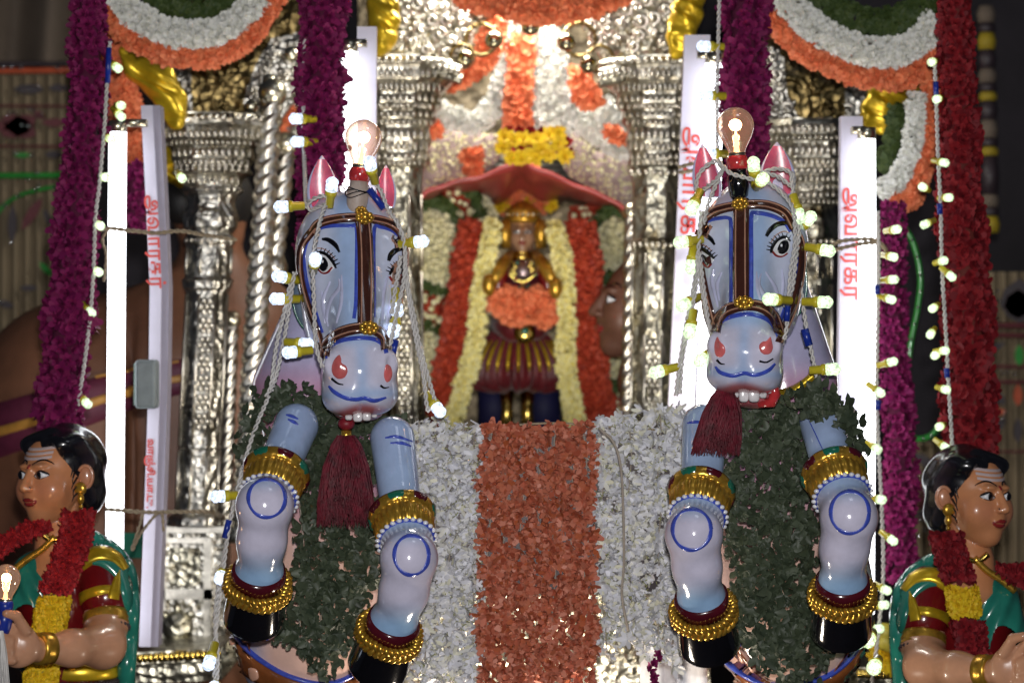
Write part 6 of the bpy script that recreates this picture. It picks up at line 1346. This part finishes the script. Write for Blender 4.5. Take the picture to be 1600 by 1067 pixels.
def manface(T):
    y = 1.14; k = 1.36; yaw = math.radians(-78); C = np.array(P(1001, 478, y)); X = lambda v: roty(rotz(np.asarray(v)*k, yaw), math.radians(4)) + C
    hv = X(FV); me = raw_mesh('head', hv, FF, M['manskin']); paint(me, np.tile(np.array((.15, .066, .042)), (len(hv), 1))); head = link('head', me, T); head_features(head, X)
    s = sc(y)
    o, v, f = organic('body', [(cone(X([(0, .02, -.04)])[0], P(1012, 590, y), .05, .055), 0), (cone(P(1018, 605, y), P(1070, 650, y+.1), .05, .08), .05), (cone(P(1080, 680, y), P(1080, 900, y), .12, .14), .06)], (P(930, 0, y).x, .9, P(0, 1000, y).z), (P(1180, 0, y).x, 1.6, P(0, 470, y).z), .010, lambda v: np.tile(np.array((.15, .066, .042)), (len(v), 1)), 'manskin', T)
    obj('hair', MB().ball(X([(0, .03, .04)])[0], (.076, .088, .078), 22, 14), M['manhair'], T)
man('man\'s brown face in profile, looking left, between the deity\'s garlands and the right pillar', P(1010, 900, 1.14), manface)

# ================================================================ CLOTH PANELS and dark backdrop
M['beige'] = simple('beige_hanging_cloth', (.20, .155, .095), .85, var=.2, nscale=9)
def gemrow(t, pts, y, name='mirror_bead', r=3.0, mat='mirror'):
    for (x, py) in pts: obj(name, MB().ball(P(x, py, y-.008), (r*sc(y), .006, r*sc(y)), 8, 6), M[mat], t)
def petal_shape(x, y_, L, w, a, y):
    q = [(x + L*u*math.cos(a) - w*v*math.sin(a), y_ + L*u*math.sin(a) + w*v*math.cos(a)) for u, v in ((-.5, 0), (-.25, .8), (.1, 1), (.35, .6), (.5, 0), (.35, -.6), (.1, -1), (-.25, -.8))]
    p = [(P(*c, y).x, P(*c, y).z) for c in q]; return MB().prism(p, y-.006, y)
def cloth(label, x0, y0, x1, y1, y, items, bands, beads):
    t = thing('embroidered_cloth', label, 'cloth hanging', P((x0+x1)/2, y1, y), 'beige embroidered cloth hangings'); g = []
    for i in range(60):
        u = i/59; g.append([list(P(x0+(x1-x0)*u, q, y + .012*math.sin(u*(x1-x0)*.35))) for q in np.linspace(y0, y1, 6)])
    obj('cloth', MB().grid(g), M['beige'], t)
    for (ya, yb, mat, h) in bands: obj('trim_band', MB().tube([P(x, ya+(yb-ya)*(x-x0)/(x1-x0), y-.02) for x in np.linspace(x0, x1, 12)], h*sc(y), 8), M[mat], t)
    for (px, py, L, w, a, mat) in items: obj('applique_petal', petal_shape(px, py, L, w, a, y-.018), M[mat], t, smooth=False)
    gemrow(t, beads, y-.022)
cloth('beige embroidered cloth at the far left with orange and green beaded trims', -80, 112, 110, 560, 1.75,
    [(45, 140, 50, 8, 0, 'seqdark'), (92, 138, 34, 6, 0, 'seqdark'), (30, 198, 62, 16, .5, 'seqmar'), (30, 198, 62, 16, -.5, 'seqmar'), (62, 180, 20, 6, .6, 'seqmar'), (0, 198, 30, 9, 0, 'seqmar'), (85, 192, 40, 7, 0, 'seqmar'), (35, 243, 30, 4, 0, 'seqgreen'), (85, 242, 30, 6, 0, 'seqdark'), (20, 350, 60, 7, 1.6, 'seqdark'), (50, 335, 60, 8, -1.0, 'seqmar'), (72, 420, 30, 5, .8, 'seqgreen'), (45, 450, 28, 5, 0, 'seqdark'), (8, 475, 30, 6, .3, 'seqdark'), (75, 340, 30, 5, 1.2, 'seqdark')],
    [(112, 110, 'seqred', 5), (275, 274, 'seqgreen', 5), (100, 100, 'seqdark', 4), (165, 166, 'seqmar', 2), (228, 229, 'seqmar', 2)],
    [(5, 106), (18, 106), (33, 107), (90, 107), (35, 140), (44, 143), (52, 136), (58, 134), (45, 170), (52, 172), (66, 180), (12, 178), (22, 176), (34, 196), (44, 197), (50, 243), (24, 240), (58, 270), (42, 280), (86, 336), (17, 380), (3, 472), (60, 290), (20, 310)])
t = thing('sequin_cord', 'green sequinned cord curving down the far left cloth', 'cord', P(60, 300, 1.7)); obj('cord', MB().tube([P(*q, 1.70) for q in spl([(100, 290), (60, 297), (25, 308), (0, 328), (-20, 360)], 6)], .005, 8), M['seqgreen'], t)
gemrow(t, [(8, 322), (28, 306), (56, 296), (86, 293)], 1.69)
cloth('beige embroidered cloth at the far right with flower of dark petals and maroon trims', 1520, 425, 1680, 1100, 1.75,
    [(1592, 470, 70, 30, 1.57, 'seqdark'), (1590, 475, 46, 22, 1.57, 'seqred'), (1594, 474, 26, 12, 1.57, 'seqgreen'), (1548, 545, 50, 6, -.4, 'seqdark'), (1592, 555, 34, 7, 1.57, 'seqgreen'), (1560, 620, 30, 7, .9, 'seqdark'), (1590, 617, 34, 7, 1.57, 'seqred'), (1555, 642, 34, 6, .1, 'seqred'), (1560, 665, 34, 7, -.9, 'seqdark'), (1590, 672, 40, 7, 1.57, 'seqdark'), (1545, 750, 40, 7, .2, 'seqmar')],
    [(508, 510, 'seqmar', 5), (523, 526, 'seqmar', 4), (572, 574, 'seqmar', 3), (596, 598, 'seqmar', 3), (705, 706, 'seqmar', 2)],
    [(1553, 476), (1560, 470), (1558, 455), (1566, 583), (1574, 583), (1585, 584), (1560, 629), (1571, 646), (1566, 657), (1558, 668), (1553, 672), (1538, 583), (1548, 582)])
cloth('beige embroidered cloth glimpsed between the magenta and the dark red garlands', 1425, 690, 1500, 1100, 1.72, [(1445, 720, 44, 8, .6, 'seqdark'), (1450, 765, 40, 6, 0, 'seqmar'), (1445, 800, 40, 6, -.3, 'seqdark'), (1440, 780, 30, 6, .2, 'seqmar')], [(755, 757, 'seqred', 3), (790, 792, 'seqmar', 4)], [(1440, 745), (1450, 757), (1437, 812), (1444, 828), (1434, 838)])
for lab, pts in (('upper green sequinned cord curving beside the dim magenta garland', [(1400, 340), (1425, 375), (1438, 430), (1434, 480), (1424, 530), (1420, 560)]), ('lower green sequinned cord looping between magenta and red garlands', [(1415, 675), (1430, 685), (1455, 680), (1472, 655), (1478, 610)])):
    t = thing('sequin_cord', lab, 'cord', P(*pts[0], 1.0), 'green sequinned cords'); obj('cord', MB().tube([P(*q, 1.0) for q in spl(pts, 6)], .006, 8), M['seqgreen'], t); gemrow(t, [tuple(q) for q in spl(pts, 2)], .99, r=2.6)
t = thing('tassel_fringe', 'dim hanging fringe of black, yellow and beige tassels at the upper right edge', 'fringe', P(1543, 0, 1.6))
for k, (mat, h) in enumerate([('greycloth', 26), ('seqdark', 16), ('sashy', 26), ('seqdark', 30), ('greycloth', 22), ('seqdark', 14), ('sashy', 14), ('seqdark', 30), ('greycloth', 28), ('seqdark', 14), ('sashy', 14), ('seqdark', 60), ('greycloth', 20), ('seqdark', 14), ('sashy', 26)]):
    if 'sashy' not in M: M['sashy'] = simple('dull_yellow_tassel', (.30, .22, .01), .7)
    y0_ = 10 + sum([26, 16, 26, 30, 22, 14, 14, 30, 28, 14, 14, 60, 20, 14, 26][:k]); obj('tassel_block', MB().tube([P(1541+k*.5, y0_, 1.6), P(1541+k*.5, y0_+h*.5, 1.6), P(1541+k*.5, y0_+h, 1.6)], [.016, .021, .018], 10), M[mat], t)
tag(obj('draped_cloth', MB().grid([[list(P(x, q, 1.9 + .05*math.sin(x*.06 + q*.004))) for q in np.linspace(-60, 110, 8)] for x in np.linspace(-80, 175, 50)]), M['greycloth']), 'dull grey-brown draped cloth at the top left corner behind the magenta garland', 'cloth')
tag(obj('teal_box', MB().box(*pbox(190, 832, 226, 872, 1.0, 1.1)), M['green'], None, False), 'small teal painted block behind the leftmost tube light near the bottom', 'block')
# bananas and yellow flowers at lower right
for k, (a, b, c) in enumerate([((1366, 985), (1392, 990), (1420, 1008)), ((1368, 998), (1390, 1004), (1412, 1020))]):
    tag(obj('banana', MB().tube([P(*q, .55) for q in spl([a, b, c], 6)], [.006, .012, .015, .0165, .017, .0165, .017, .0165, .015, .013, .012, .010, .006], 8), M['banana']), ('upper' if k == 0 else 'lower') + ' green-yellow banana lying behind the right horse\'s hoof', 'banana', 'bananas behind the right horse')
hanging('yellow_flower_heap', 'heap of yellow flowers below the bananas at lower right', [(1372, 1012), (1410, 1014), (1418, 1040), (1372, 1046)], .6, 'marigold_flower', 'yelback', 11, 12, .03, cat='flowers')
st = obj('white_satin_drape', MB().grid([[list(P(x, q, .30 + .02*math.sin(x*.09))) for q in np.linspace(1000, 1140, 8)] for x in np.linspace(1000, 1105, 24)]), M['satin'] if 'satin' in M else M['white']); tag(st, 'white satin drape under the jasmine strings beside the right horse', 'cloth')
# glints and gilded frame behind the curtain
t = thing('gilded_rail', 'brassy rail glimpsed through the flower curtain', 'rail', P(860, 960, .55)); obj('rail', MB().box(*pbox(600, 930, 1110, 1120, .55, .60)), M['silverc'], t, smooth=False)
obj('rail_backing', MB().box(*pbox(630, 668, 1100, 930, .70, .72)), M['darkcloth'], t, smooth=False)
# setting: dark backdrop and the floor the statues stand on
struct(obj('dark_backdrop', MB().box((-2.2, 2.35, -1.4), (2.2, 2.40, 1.4)), M['darkcloth'], None, False))
struct(obj('platform_floor', MB().box((-2.2, -.6, -1.45), (2.2, 2.4, -1.40)), M['darkcloth'], None, False))
